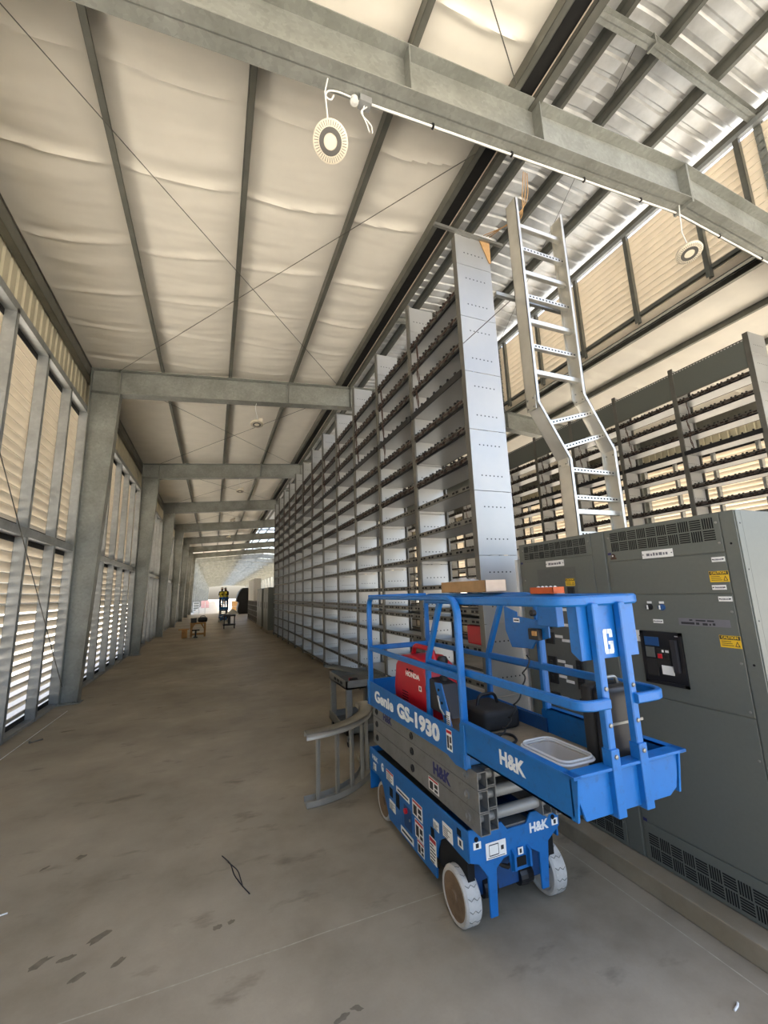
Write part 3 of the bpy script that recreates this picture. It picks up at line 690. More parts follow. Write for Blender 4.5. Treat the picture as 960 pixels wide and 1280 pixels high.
# ------------------------------------------------------------------ electrical cabinets
CX = 2.93
def vent(parent, y0, y1, z0, z1, nrow=2):
    """Basket-weave slots in a panel facing -x; y0 < y1."""
    hz = (z1 - z0) / nrow; n = max(1, round((y1 - y0) / hz)); wy = (y1 - y0) / n
    for r in range(nrow):
        for c in range(n):
            b = MB(); ya, za = y0 + c * wy + wy * 0.05, z0 + r * hz + hz * 0.05; wy2, hz2 = wy * 0.9, hz * 0.9
            k_ = 5
            for i in range(k_):
                f0, f1 = (i + 0.22) / k_, (i + 0.78) / k_
                if (r + c) % 2: b.box(CX - 0.0085, ya + f0 * wy2, za, CX - 0.006, ya + f1 * wy2, za + hz2)
                else: b.box(CX - 0.0085, ya, za + f0 * hz2, CX - 0.006, ya + wy2, za + f1 * hz2)
            b.build('vent_slots', 'hole', parent)
def cabinet(y0, y1, label, kind):
    t = thing('switchgear_cabinet', label, 'cabinet', (3.5, (y0 + y1) / 2, 0.12), 'electrical cabinets')
    b = MB(); b.box(CX, y0, 0.12, 4.20, y1, 2.465); b.build('body', 'cab', t, 0.004)
    def panel(name, ya, yb, za, zc, m_='cab'):
        b = MB(); b.box(CX - 0.007, ya, za, CX - 0.0002, yb, zc); return b.build(name, m_, t, 0.002, 1)
    def plate(ya, yb, za, zc, parent, txt=None, n='name_plate'):
        b = MB(); b.box(CX - 0.0105, ya, za, CX - 0.007, yb, zc); p = b.build(n, 'white', parent)
        if txt:      # engraved line, too small to read
            b = MB(); q = ya + (yb - ya) * 0.16; rs = random.Random(int(ya * 1000)); zm, hh = (za + zc) / 2, (zc - za) * 0.2
            while q < ya + (yb - ya) * 0.82: e = q + rs.uniform(0.05, 0.14) * (yb - ya); b.box(CX - 0.0109, q, zm - hh, CX - 0.0105, min(e, ya + (yb - ya) * 0.86), zm + hh * rs.uniform(0.3, 1)); q = e + 0.03 * (yb - ya)
            b.build('engraving', 'tape', p)
        for q in (ya + 0.008, yb - 0.008):
            b = MB(); b.cyl((CX - 0.013, q, (za + zc) / 2), (CX - 0.0105, q, (za + zc) / 2), 0.004, 8); b.build('rivet', 'ink', p)
        return p
    def caution(ya, yb, za, zc, parent):
        b = MB(); b.box(CX - 0.0092, ya, za, CX - 0.007, yb, zc, 0); h = zc - za; w_ = yb - ya
        b.box(CX - 0.0097, ya + 0.002, zc - h * 0.34, CX - 0.0092, yb - 0.002, zc - 0.002, 1)
        for i in range(3): b.box(CX - 0.0097, ya + w_ * (0.36 + 0.05 * i), za + h * (0.16 + 0.16 * i), CX - 0.0092, yb - w_ * 0.08, za + h * (0.21 + 0.16 * i), 1)
        cy = ya + w_ * 0.18; b.prism([(cy - w_ * 0.12, za + h * 0.12), (cy + w_ * 0.12, za + h * 0.12), (cy, za + h * 0.56)], 'x', CX - 0.0097, CX - 0.0092, 1)
        b.prism([(cy - w_ * 0.07, za + h * 0.17), (cy + w_ * 0.07, za + h * 0.17), (cy, za + h * 0.44)], 'x', CX - 0.0101, CX - 0.0097, 0)
        s_ = b.build('caution_sticker', ['yellow', 'ink'], parent)
        text('CAUTION', h * 0.30, 'yellow', s_, (CX - 0.0100, (ya + yb) / 2, zc - h * 0.175), (0, -1, 0), (0, 0, 1), bold=0.0008, width=w_ * 0.8); return s_
    def screw(y, z):
        b = MB(); b.lathe([(0.008, 0), (0.008, -0.003), (0.004, -0.005)], (CX - 0.007, y, z), 'x', 10); b.build('screw', 'strut', t, fixn=True)
    if kind == 'main':
        yl, yr = y1 - 0.025, 1.62
        top = panel('vent_panel', yr, yl, 2.215, 2.455); vent(top, yr + 0.03, yl - 0.03, 2.285, 2.44)
        plate(1.935, 2.16, 2.213, 2.268, top, 'SWGR - 4A')
        p2 = panel('door', yr, yl, 1.962, 2.207); p3 = panel('door', yr, yl, 1.252, 1.954); p4 = panel('door', yr, yl, 0.372, 1.244)
        bv = panel('vent_panel', yr, yl, 0.125, 0.366); vent(bv, 1.64, yl - 0.02, 0.145, 0.31)
        caution(1.62, 1.73, 2.03, 2.098, p2); plate(1.625, 1.70, 2.155, 2.185, p2, 'PANEL'); plate(1.645, 1.725, 1.983, 2.012, p2, 'SERIAL')
        plate(1.625, 1.70, 1.912, 1.942, p3, 'SECT. 1'); caution(1.62, 1.735, 1.636, 1.708, p3); plate(2.08, 2.15, 1.758, 1.784, p3, 'MAIN')
        b = MB(); b.box(CX - 0.0085, 1.66, 1.755, CX - 0.007, 1.97, 1.80); tp = b.build('marking_tape', 'tape', p3); b = MB()
        for (q0, q1, z0, z1) in ((1.87, 1.955, 1.762, 1.776), (1.84, 1.86, 1.762, 1.776), (1.79, 1.82, 1.760, 1.774), (1.77, 1.78, 1.761, 1.772), (1.745, 1.76, 1.762, 1.776), (1.88, 1.90, 1.785, 1.794), (1.80, 1.86, 1.784, 1.793), (1.75, 1.79, 1.784, 1.793)): b.box(CX - 0.0089, q0, z0, CX - 0.0085, q1, z1)
        b.build('marker_writing', 'ink', tp)
        for (y, mt) in ((2.16, 'black'), (2.07, 'blue_dark')):
            b = MB(); b.lathe([(0.022, 0), (0.022, -0.008), (0.016, -0.010), (0.016, -0.026), (0.0, -0.027)], (CX - 0.007, y, 1.868), 'x', 18); k_ = b.build('selector_knob', mt, p3, fixn=True)
            b = MB(); b.box(CX - 0.012, y - 0.016, 1.893, CX - 0.007, y + 0.016, 1.908); b.build('tag_plate', 'white', p3)
            b = MB(); b.obox((CX - 0.035, y, 1.868), (0.004, 0, 0), (0, 0.004, 0), (0, 0, 0.014)); b.build('pointer', 'white', k_)
        # circuit breaker
        b = MB(); ya, yb, za, zc = 1.965, 2.262, 1.345, 1.70
        b.box(CX - 0.022, ya, za, CX - 0.007, yb, za + 0.02); b.box(CX - 0.022, ya, zc - 0.02, CX - 0.007, yb, zc); b.box(CX - 0.022, ya, za, CX - 0.007, ya + 0.02, zc); b.box(CX - 0.022, yb - 0.02, za, CX - 0.007, yb, zc); b.box(CX - 0.012, ya, za, CX - 0.007, yb, zc)
        br = b.build('breaker', 'black', p3)
        def piece(n, ya_, yb_, za_, zc_, m_, d=0.018): b = MB(); b.box(CX - d, ya_, za_, CX - 0.012, yb_, zc_); return b.build(n, m_, br, 0.001, 1)
        piece('display', 2.13, 2.235, 1.60, 1.66, 'blue_dark'); piece('trip_unit', 2.17, 2.235, 1.52, 1.59, 'cab_dark'); piece('lower_unit', 2.16, 2.24, 1.40, 1.51, 'rubber', 0.02)
        piece('centre_plate', 2.06, 2.155, 1.46, 1.585, 'rubber', 0.02); piece('red_button', 2.115, 2.145, 1.52, 1.55, 'red', 0.026); piece('button', 2.07, 2.10, 1.52, 1.55, 'black', 0.026)
        piece('rating_label', 2.05, 2.13, 1.415, 1.475, 'white', 0.021); piece('charging_handle', 2.00, 2.035, 1.44, 1.65, 'ink', 0.04)
        for q in (2.10, 2.075, 2.065): piece('indicator', q, q + 0.014, 1.562, 1.578, 'white', 0.022)
        lb = piece('maker_plate', 1.985, 2.015, 1.672, 1.69, 'white', 0.014)
        plate(2.265, 2.31, 1.62, 1.70, p3, None, 'breaker_tag')
        for (y, z) in ((1.64, 2.40), (1.64, 2.27), (1.64, 1.85), (1.64, 1.55), (1.64, 1.28), (1.64, 1.02), (1.64, 0.55), (2.43, 2.40), (2.43, 1.85), (2.43, 1.02)): screw(y, z)
        b = MB(); b.lathe([(0.018, 0), (0.018, -0.002), (0, -0.002)], (CX - 0.007, 2.405, 2.255), 'x', 18, 0); b.box(CX - 0.009, 2.38, 2.228, CX - 0.007, 2.43, 2.243, 0); b.lathe([(0.007, -0.002), (0.007, -0.003), (0, -0.003)], (CX - 0.007, 2.409, 2.256), 'x', 12, 1); b.build('emblem', ['brown_cable', 'white'], top, fixn=True)
        # corner post and near side panel
        b = MB(); b.box(CX - 0.009, y0 - 0.002, 0.122, CX - 0.0002, 1.612, 2.46); b.build('corner_post', 'cab', t, 0.002, 1)
        for z in (2.26, 1.55, 0.9): b = MB(); b.cyl((CX - 0.0095, 1.575, z), (CX - 0.008, 1.575, z), 0.007, 10); b.build('bolt_hole', 'hole', t)
        b = MB(); b.box(CX + 0.0, y0 - 0.008, 0.122, CX + 0.05, y0 - 0.0002, 2.46); b.build('side_flange', 'cab', t, 0.002, 1)
        b = MB(); b.box(CX + 0.053, y0 - 0.006, 0.122, 4.19, y0 - 0.0002, 2.46); sp = b.build('side_panel', 'cab', t, 0.002, 1)
        for z in (2.38, 2.10, 1.80, 1.50, 1.2): b = MB(); b.cyl((CX + 0.026, y0 - 0.0095, z), (CX + 0.026, y0 - 0.008, z), 0.005, 8); b.build('bolt', 'ink', t)
    else:
        yl, yr = y1 - 0.03, y0 + 0.13
        b = MB(); b.box(CX - 0.007, y0 + 0.005, 0.125, CX - 0.0002, yr - 0.006, 2.455); b.build('mullion', 'cab', t, 0.002, 1)
        top = panel('vent_panel', yr, yl, 2.285, 2.455); vent(top, yr + 0.05, yl - 0.05, 2.30, 2.44)
        panel('door', yr, yl, 0.372, 2.278); bv = panel('vent_panel', yr, yl, 0.125, 0.366); vent(bv, yr + 0.03, yl - 0.02, 0.145, 0.31)
        plate(2.92, 3.14, 2.215, 2.27, top, 'SWGR - 4B'); 
        ins = MB(); ins.box(CX - 0.009, 2.80, 0.5, CX - 0.007, 3.27, 2.20); ins = ins.build('breaker_column', 'cab_dark', t)
        caution(2.82, 2.925, 2.035, 2.10, ins)
        zs = [1.92 - 0.135 * i for i in range(4)] + [1.30, 1.17, 0.99, 0.85, 0.72]
        for z in zs:
            for (ya, yb) in ((3.13, 3.23), (2.83, 2.90)):
                b = MB(); b.box(CX - 0.024, ya, z, CX - 0.009, yb, z + 0.105); k_ = b.build('breaker', 'rubber', ins, 0.002, 1)
                b = MB(); b.box(CX - 0.034, (ya + yb) / 2 - 0.012, z + 0.035, CX - 0.024, (ya + yb) / 2 + 0.012, z + 0.07); b.build('toggle', 'black', k_)
            for (ya, dz) in ((3.03, 0.06), (2.95, 0.03)):
                b = MB(); b.box(CX - 0.012, ya, z + dz, CX - 0.009, ya + 0.09, z + dz + 0.024); k_ = b.build('circuit_label', 'white', ins)
        for (y, z) in ((2.63, 2.40), (2.63, 0.28), (2.63, 1.2), (3.45, 2.40), (3.45, 2.1)): screw(y, z)
    b = MB(); b.box(CX - 0.008, y1 - 0.02 - 0.03, 2.265, CX - 0.0068, y1 - 0.02, 2.283); b.build('blue_tape', 'navy_print', t)
    b = MB(); b.box(CX - 0.008, y1 - 0.02 - 0.03, 0.37, CX - 0.0068, y1 - 0.02, 0.39); b.build('blue_tape', 'navy_print', t)
    return t
cabinet(1.535, 2.472, 'grey electrical cabinet with large black breaker and two caution stickers', 'main')
cabinet(2.476, 3.515, 'grey electrical cabinet with a column of small breakers behind the lift', 'feeder')
b = MB(); b.box(2.965, 3.60, 0.12, 3.01, 3.64, 2.32); o = b.build('conduit_riser', 'white'); tag(o, 'thin white conduit standing between the cabinets and the rack end', 'conduit')
# ------------------------------------------------------------------ scissor lift
def scissor_lift(label):
    L = thing('scissor_lift', label, 'scissor lift', (1.85, 3.4, 0), 'scissor lifts')
    RT, UPv = (0, -1, 0), (0, 0, 1)
    FR, = ((1, 0, 0),)
    # chassis
    ch = MB(); ch.box(1.57, 2.62, 0.14, 2.13, 4.24, 0.46); ch = ch.build('chassis', 'blue_dark', L, 0.01)
    side = [(2.515, 0.575), (2.515, 0.40), (2.62, 0.40), (2.80, 0.41), (2.88, 0.36), (2.93, 0.26), (2.95, 0.09), (3.80, 0.09), (3.88, 0.20), (3.93, 0.29), (3.99, 0.335), (4.08, 0.345), (4.28, 0.33), (4.28, 0.535)]
    for (xa, xb) in ((1.497, 1.512), (2.188, 2.203)):
        b = MB(); b.prism(side, 'x', xa, xb); b.build('side_plate', 'blue', ch, 0.003, 1)
    b = MB(); b.prism([(1.497, 0.585), (1.745, 0.585), (1.785, 0.535), (1.935, 0.535), (1.975, 0.59), (2.203, 0.59), (2.203, 0.47), (2.13, 0.42), (2.10, 0.40), (2.075, 0.14), (2.02, 0.14), (2.02, 0.35), (1.95, 0.39), (1.935, 0.29), (1.80, 0.29), (1.785, 0.39), (1.74, 0.38), (1.685, 0.34), (1.675, 0.09), (1.62, 0.09), (1.62, 0.31), (1.56, 0.39), (1.497, 0.41)], 'y', 2.50, 2.516)
    b.build('front_plate', 'blue', ch, 0.003, 1)
    b = MB(); b.box(1.497, 4.265, 0.16, 2.203, 4.28, 0.53); b.build('rear_plate', 'blue', ch)
    b = MB(); b.box(1.83, 2.492, 0.315, 1.905, 2.4998, 0.365); b.build('tow_hole', 'hole', ch)
    for x in (1.80, 1.92): b = MB(); b.prism([(2.50, 0.30), (2.50, 0.42), (2.47, 0.40), (2.47, 0.31)], 'x', x, x + 0.015); b.build('tow_lug', 'blue', ch)
    b = MB(); b.box(1.75, 2.52, 0.53, 1.97, 2.60, 0.545); b.build('hatch', 'scissor_grey', ch)
    b = MB(); b.prism([(2.95, 0.535), (4.2, 0.505), (4.2, 0.49), (2.95, 0.49)], 'x', 1.54, 2.16); b.build('deck_cover', 'rubber', ch)
    for (x0, sg) in ((1.512, -1), (2.188, 1)):      # recessed wheel wells and steering knuckles
        b = MB(); b.box(x0, 2.56, 0.20, x0 + (0.05 if sg < 0 else -0.05), 2.92, 0.42); b.build('wheel_well', 'hole', ch)
    b = MB(); b.tube([(1.56, 2.74, 0.36), (1.66, 2.66, 0.33), (1.85, 2.62, 0.25), (2.04, 2.66, 0.30), (2.14, 2.74, 0.36)], 0.016, 8); b.build('hose', 'rubber', ch)
    b = MB(); b.cyl((1.62, 2.68, 0.17), (2.10, 2.68, 0.17), 0.035, 12); b.build('axle', 'blue_dark', ch)
    for x in (1.70, 1.98): b = MB(); b.lathe([(0.055, -0.05), (0.06, 0), (0.055, 0.05)], (x, 2.64, 0.17), 'x', 16); b.build('drive_motor', 'black', ch)
    for x in (1.55, 2.15): b = MB(); b.cyl((x, 2.495, 0.53), (x, 2.501, 0.53), 0.014, 12); b.build('round_hole', 'hole', ch); b = MB(); b.lathe([(0.013, 0), (0.011, -0.006), (0, -0.008)], (x + (0.05 if x < 1.8 else -0.045), 2.50, 0.552), 'y', 12); b.build('bolt', 'strut', ch, fixn=True)
    # wheels
    def wheel(xo, xi, y, nm='wheel'):
        xc = (xo + xi) / 2; w_ = abs(xi - xo); r = 0.157; o = 1 if xi > xo else -1
        b = MB(); b.lathe([(0.122, -w_ / 2 + 0.008), (0.128, -w_ / 2), (r - 0.012, -w_ / 2), (r, -w_ / 2 + 0.014), (r, w_ / 2 - 0.014), (r - 0.012, w_ / 2), (0.128, w_ / 2), (0.122, w_ / 2 - 0.008)], (xc, y, r + 0.001), 'x', 36)
        wh = b.build(nm, 'tyre', L, smooth=True, fixn=True)
        b = MB(); b.lathe([(0.128, -w_ / 2 + 0.002), (0.118, -w_ / 2 + 0.007), (0.06, -w_ / 2 + 0.006), (0.035, -w_ / 2 + 0.003), (0.03, -w_ / 2 - 0.006), (0.0, -w_ / 2 - 0.008)], (xc, y, r + 0.001), 'x' if o > 0 else (-1, 0, 0), 24); hb = b.build('hub', 'hub', wh, smooth=True, fixn=True)
        b = MB()
        for i in range(5):
            a = 2 * PI * i / 5; p = Vector((xo + o * 0.022, y + 0.045 * math.cos(a), r + 0.045 * math.sin(a))); b.cyl(p, p - Vector((o * 0.012, 0, 0)), 0.008, 6)
        tag(b.build('lug_nuts', 'hub', hb), None, None, None, 'stuff')
        b = MB(); n = 16          # zig-zag tread grooves
        for i in range(n):
            a0 = 2 * PI * i / n; pr = None
            for j in range(5):
                u = -w_ / 2 + 0.016 + (w_ - 0.032) * j / 4; a = a0 + (0.09 if j % 2 else 0.0) + 0.05 * j / 4
                p = Vector((xc + u, y + (r + 0.0006) * math.cos(a), r + 0.001 + (r + 0.0006) * math.sin(a)))
                if pr is not None: b.tube([pr, p], 0.0022, 4)
                pr = p
        tag(b.build('tread_grooves', 'cart_grey', wh), None, None, None, 'stuff')
    wheel(1.465, 1.575, 2.665); wheel(2.245, 2.135, 2.665); wheel(1.516, 1.60, 3.985); wheel(2.184, 2.10, 3.985)
    # scissor stack
    def hollow(xa, xb, za, zc, y0, y1):
        b = MB(); t = 0.006; b.box(xa, y0, za, xb, y1, za + t); b.box(xa, y0, zc - t, xb, y1, zc); b.box(xa, y0, za + t, xa + t, y1, zc - t); b.box(xb - t, y0, za + t, xb, y1, zc - t)
        b.box(xa + t, y0 + 0.12, za + t, xb - t, y0 + 0.13, zc - t); return b.build('scissor_arm', 'scissor_grey', L)
    for li, (za, zc) in enumerate(((0.592, 0.712), (0.716, 0.836), (0.840, 0.940))):
        yf = 2.40 - 0.0 * li
        for (xa, xb) in ((1.525, 1.595), (1.605, 1.675), (2.02, 2.09), (2.10, 2.17)):
            hollow(xa, xb, za, zc, yf + (0.03 if xa in (1.605, 2.02) else 0.0), 4.22)
        b = MB(); b.cyl((1.675, yf + 0.09, (za + zc) / 2), (2.02, yf + 0.09, (za + zc) / 2), 0.034, 16); b.build('cross_pin', 'pipe_grey', L, smooth=True)
        for (xa, xb) in ((1.531, 1.589), (1.611, 1.669), (2.026, 2.084), (2.106, 2.164)):
            b = MB(); b.cyl((xa, yf + 0.08, (za + zc) / 2), (xb, yf + 0.08, (za + zc) / 2), 0.026, 14); b.build('pin', 'pipe_grey', L, smooth=True)
        for y in (2.53, 3.33, 4.12):
            b = MB(); b.lathe([(0.028, 0), (0.028, -0.008), (0.018, -0.010), (0.012, -0.003), (0, -0.003)], (1.525, y, (za + zc) / 2), 'x', 14); b.build('pivot_bolt', 'black' if y > 3 else 'scissor_grey', L, fixn=True)
        b = MB(); b.cyl((1.60, 3.33, (za + zc) / 2), (2.09, 3.33, (za + zc) / 2), 0.03, 12); b.build('cross_pin', 'pipe_grey', L, smooth=True)
    text('H&K', 0.105, 'navy_print', L, (1.5236, 2.86, 0.775), RT, UPv, bold=0.004, width=0.24); text('H&K', 0.085, 'navy_print', L, (1.5236, 3.85, 0.885), RT, UPv, bold=0.003, width=0.21)
    decal(L, (1.5236, 2.98, 0.655), RT, UPv, 0.15, 0.085, 'pict')
    # platform
    pf = MB(); pf.box(1.52, 2.50, 0.945, 2.18, 4.27, 0.985); pf = pf.build('platform', 'blue', L)
    b = MB(); b.box(1.53, 2.50, 0.9855, 2.17, 4.26, 0.992); b.build('deck_plate', 'deck', pf)
    toe = [(2.47, 0.935), (2.60, 0.925), (2.70, 0.955), (2.95, 0.955), (4.29, 0.93), (4.29, 1.16), (2.47, 1.14)]
    b = MB(); b.prism(toe, 'x', 1.495, 1.507); tl = b.build('toe_board', 'blue', pf, 0.002, 1)
    b = MB(); b.prism(toe, 'x', 2.193, 2.205); b.build('toe_board', 'blue', pf, 0.002, 1)
    b = MB(); b.box(1.495, 4.28, 0.93, 2.205, 4.292, 1.16); b.build('toe_board', 'blue', pf)
    text('Genie', 0.135, 'white_print', tl, (1.4944, 3.85, 1.045), RT, UPv, bold=0.005, width=0.46); text('GS-1930', 0.145, 'white_print', tl, (1.4944, 3.165, 1.048), RT, UPv, bold=0.007, width=0.74)
    decal(tl, (1.4944, 2.66, 1.055), RT, UPv, 0.07, 0.13, 'pict')
    # extension deck: trough with lips
    ex = MB(); ex.box(1.515, 1.63, 1.045, 2.155, 3.05, 1.062); ex = ex.build('extension_deck', 'deck', L)
    for s in (0, 1):
        x0, x1 = (1.50, 1.512) if s == 0 else (2.158, 2.17); sg = -1 if s == 0 else 1
        b = MB(); b.prism([(1.585, 1.03), (2.46, 1.03), (2.46, 1.225), (1.56, 1.225)], 'x', x0, x1); b.prism([(1.55, 1.215), (2.46, 1.215), (2.46, 1.228), (1.55, 1.228)], 'x', x0 if s else x0 - 0.03, x1 + 0.03 if s else x1)
        b.prism([(1.62, 1.03), (2.46, 1.03), (2.46, 1.04), (1.62, 1.04)], 'x', 1.50 if s == 0 else 2.13, 1.54 if s == 0 else 2.17)
        b.build('side_wall', 'blue', ex)
    text('H&K', 0.10, 'white_print', ex, (1.4994, 2.02, 1.125), RT, UPv, bold=0.004, width=0.21)
    b = MB(); b.prism([(1.505, 1.13), (1.54, 1.032), (2.08, 1.032), (2.13, 1.06), (2.145, 1.11), (2.165, 1.225), (1.50, 1.225)], 'y', 1.575, 1.587)
    b.box(1.47, 1.55, 1.215, 2.20, 1.62, 1.228); b.build('front_wall', 'blue', ex, 0.002, 1)
    b = MB(); b.prism([(1.50, 1.05), (1.556, 1.05), (1.556, 1.20), (1.50, 1.22)], 'y', 1.60, 1.61); b.build('corner_gusset', 'blue', ex)
    for x in (2.155,): b = MB(); b.box(x - 0.01, 2.46, 1.0, x, 3.05, 1.15); b.build('slide_rail', 'blue_dark', ex)
    sec = rrect(0.036, 0.05, 0.5)
    def rail(pts, r, nm, par, m_='blue', s_=sec): b = MB(); b.sweep(arcpts(pts, r), s_, 0); return b.build(nm, m_, par, smooth=True)
    # main guard rails
    for (x, n_) in ((1.515, 0), (2.185, 1)):
        rail([(x, 4.235, 0.94), (x, 4.235, 1.985), (x, 2.49, 1.985), (x, 2.49, 0.94)], 0.13, 'guard_rail', L)
        rail([(x, 4.235, 1.475), (x, 2.49, 1.475)], 0.1, 'mid_rail', L, 'blue', rrect(0.03, 0.042, 0.4))
        b = MB(); b.box(x - 0.024, 2.462, 1.02, x + 0.024, 2.518, 1.20); b.build('rail_bracket', 'blue', L, 0.004, 1)
    rail([(1.515, 4.235, 1.985), (2.185, 4.235, 1.985)], 0.1, 'rear_rail', L); rail([(1.515, 4.235, 1.475), (2.185, 4.235, 1.475)], 0.1, 'rear_mid_rail', L)
    # extension rails: round the front
    rail([(1.565, 3.02, 1.965), (1.565, 1.60, 1.965), (2.125, 1.60, 1.965), (2.125, 3.02, 1.965)], 0.16, 'extension_top_rail', L, 'blue', rrect(0.045, 0.05, 0.4))
    rail([(1.565, 3.05, 1.50), (1.565, 1.545, 1.50), (1.72, 1.545, 1.50)], 0.14, 'extension_mid_rail', L, 'blue', rrect(0.03, 0.045, 0.4))
    rail([(2.125, 3.05, 1.50), (2.125, 1.545, 1.50), (1.90, 1.545, 1.50)], 0.12, 'extension_mid_rail', L, 'blue', rrect(0.03, 0.045, 0.4))
    for x in (1.565, 2.125): rail([(x, 2.80, 1.965), (x, 3.05, 1.50), (x, 3.06, 1.06)], 0.06, 'rail_post', L)
    rail([(2.135, 2.42, 1.23), (2.135, 2.42, 1.72)], 0.1, 'rail_post', L)
    for x in (1.725, 1.905):
        b = MB(); b.box(x - 0.026, 1.545, 1.02, x + 0.026, 1.60, 1.30); b.build('post_bracket', 'blue', L, 0.003, 1)
        b = MB(); b.box(x - 0.021, 1.555, 1.25, x + 0.021, 1.595, 1.955); b.build('front_post', 'blue', L, 0.005, 1)
        for z in (1.27, 1.40, 1.56): b = MB(); b.lathe([(0.011, 0), (0.009, -0.006), (0, -0.008)], (x, 1.555 - (0.01 if z < 1.3 else 0), z), 'y', 10); b.build('bolt', 'strut', L, fixn=True)
    b = MB(); b.box(1.645, 1.60, 1.685, 2.035, 1.608, 1.955); gp = b.build('document_panel', 'blue', L, 0.002, 1)
    b = MB(); b.prism([(1.600, 1.685), (1.608, 1.685), (1.66, 1.72), (1.66, 1.955), (1.600, 1.955)], 'x', 1.645, 1.651); b.build('panel_return', 'blue', gp)
    b = MB(); gx, gz = 1.80, 1.705      # stencilled block letter G
    for (xa, xb, za, zc) in ((0, 0.022, 0.006, 0.112), (0.004, 0.026, 0, 0.022), (0.030, 0.058, 0, 0.022), (0.004, 0.026, 0.096, 0.118), (0.030, 0.058, 0.096, 0.118), (0.040, 0.062, 0.078, 0.112), (0.040, 0.062, 0.006, 0.060), (0.030, 0.062, 0.044, 0.060)):
        b.box(gx + xa, 1.5984, gz + za, gx + xb, 1.5999, gz + zc)
    b.build('lettering', 'white_print', gp)
    # control hanger box at the right rail
    b = MB(); b.prism([(2.76, 1.72), (2.70, 1.60), (2.48, 1.61), (2.44, 1.66), (2.30, 1.70), (2.30, 1.80), (2.62, 1.83), (2.62, 1.86), (2.76, 1.90)], 'x', 2.10, 2.115); hb = b.build('hanger_plate', 'blue', L, 0.002, 1)
    b = MB(); b.box(2.05, 2.16, 1.78, 2.11, 2.34, 1.95); b.build('hanger_side', 'blue', hb, 0.004, 1)
    decal(hb, (2.0995, 2.62, 1.80), RT, UPv, 0.07, 0.03, 'line'); b = MB(); b.box(2.06, 2.36, 1.68, 2.10, 2.46, 1.755); b.build('socket', 'black', hb, 0.004, 1)
    b = MB(); b.box(2.05, 2.37, 1.71, 2.062, 2.41, 1.74); b.build('socket_tag', 'wood', hb); b = MB(); b.lathe([(0.022, 0), (0.022, -0.03), (0.014, -0.036), (0, -0.036)], (2.10, 2.42, 1.86), 'x', 14); b.build('switch_knob', 'black', hb, fixn=True)
    # control console on the left rail
    b = MB(); b.prism([(2.72, 1.16), (3.08, 1.16), (3.12, 1.30), (3.04, 1.38), (2.86, 1.36), (2.78, 1.24)], 'x', 1.56, 1.70); cc = b.build('control_console', 'black', L, 0.01)
    b = MB(); b.prism([(2.70, 1.12), (2.80, 1.12), (2.92, 1.37), (2.82, 1.38)], 'x', 1.54, 1.552); fp = b.build('console_plate', 'blue', cc, 0.003, 1)
    for (y, z) in ((2.85, 1.33), (2.81, 1.25), (2.77, 1.17)): b = MB(); b.cyl((1.532, y, z), (1.54, y, z), 0.010, 8); b.build('bolt', 'black', fp)
    b = MB(); b.tube([(1.53, 2.83, 1.28), (1.51, 2.82, 1.30), (1.51, 2.79, 1.22), (1.53, 2.775, 1.18)], 0.006, 6); b.build('latch', 'strut', fp)
    b = MB(); b.lathe([(0.03, 0), (0.03, 0.03), (0.012, 0.035), (0.012, 0.07), (0.02, 0.08), (0.02, 0.11), (0, 0.115)], (1.64, 2.95, 1.37), 'z', 14); b.build('joystick', 'rubber', cc, fixn=True)
    decal(fp, (1.5395, 2.735, 1.16), RT, UPv, 0.05, 0.10, 'text')
    # decals on the chassis side
    X = 1.4965; sp = ch
    text('H&K', 0.055, 'white_print', sp, (X, 4.13, 0.468), RT, UPv, bold=0.002, width=0.15); text('G', 0.085, 'white_print', sp, (X, 3.935, 0.455), RT, UPv, bold=0.005, width=0.055)
    for (y, z, w_, h_, st) in ((4.14, 0.395, 0.075, 0.06, 'text'), (3.76, 0.44, 0.16, 0.085, 'warn'), (3.49, 0.405, 0.26, 0.04, 'line'), (3.22, 0.40, 0.17, 0.11, 'pict'), (2.92, 0.43, 0.08, 0.06, 'text'), (2.76, 0.46, 0.13, 0.09, 'text'),
                               (3.72, 0.225, 0.13, 0.075, 'text'), (3.43, 0.135, 0.24, 0.05, 'line'), (3.20, 0.27, 0.14, 0.12, 'pict'), (3.185, 0.16, 0.11, 0.09, 'pict'), (2.985, 0.245, 0.10, 0.16, 'warn'), (2.60, 0.475, 0.06, 0.05, 'mark')):
        decal(sp, (X, y, z), RT, UPv, w_, h_, st)
    for (y, z, w_, h_) in ((3.74, 0.325, 0.07, 0.07), (3.60, 0.315, 0.075, 0.11), (2.98, 0.36, 0.05, 0.06), (2.93, 0.20, 0.03, 0.06), (2.61, 0.53, 0.05, 0.04)):
        b = MB(); b.box(X - 0.0006, y - w_ / 2, z - h_ / 2, X + 0.004, y + w_ / 2, z + h_ / 2); b.build('recess', 'hole', sp)
    b = MB(); b.box(X - 0.002, 3.33, 0.19, X + 0.004, 3.47, 0.35); gc = b.build('ground_control', 'blue_dark', sp); b = MB(); b.lathe([(0.02, 0), (0.02, -0.02), (0, -0.022)], (X - 0.002, 3.42, 0.315), 'x', 12); b.build('stop_button', 'red', gc, fixn=True)
    b = MB(); b.cyl((X - 0.008, 3.36, 0.27), (X - 0.002, 3.36, 0.27), 0.01, 8); b.build('key_switch', 'strut', gc)
    decal(sp, (1.69, 2.4992, 0.445), FR, UPv, 0.15, 0.09, 'rect'); decal(sp, (1.555, 2.4992, 0.495), FR, UPv, 0.055, 0.04, 'mark'); decal(sp, (2.165, 2.4992, 0.50), FR, UPv, 0.05, 0.04, 'mark'); decal(sp, (1.867, 2.4915, 0.40), FR, UPv, 0.04, 0.04, 'mark')
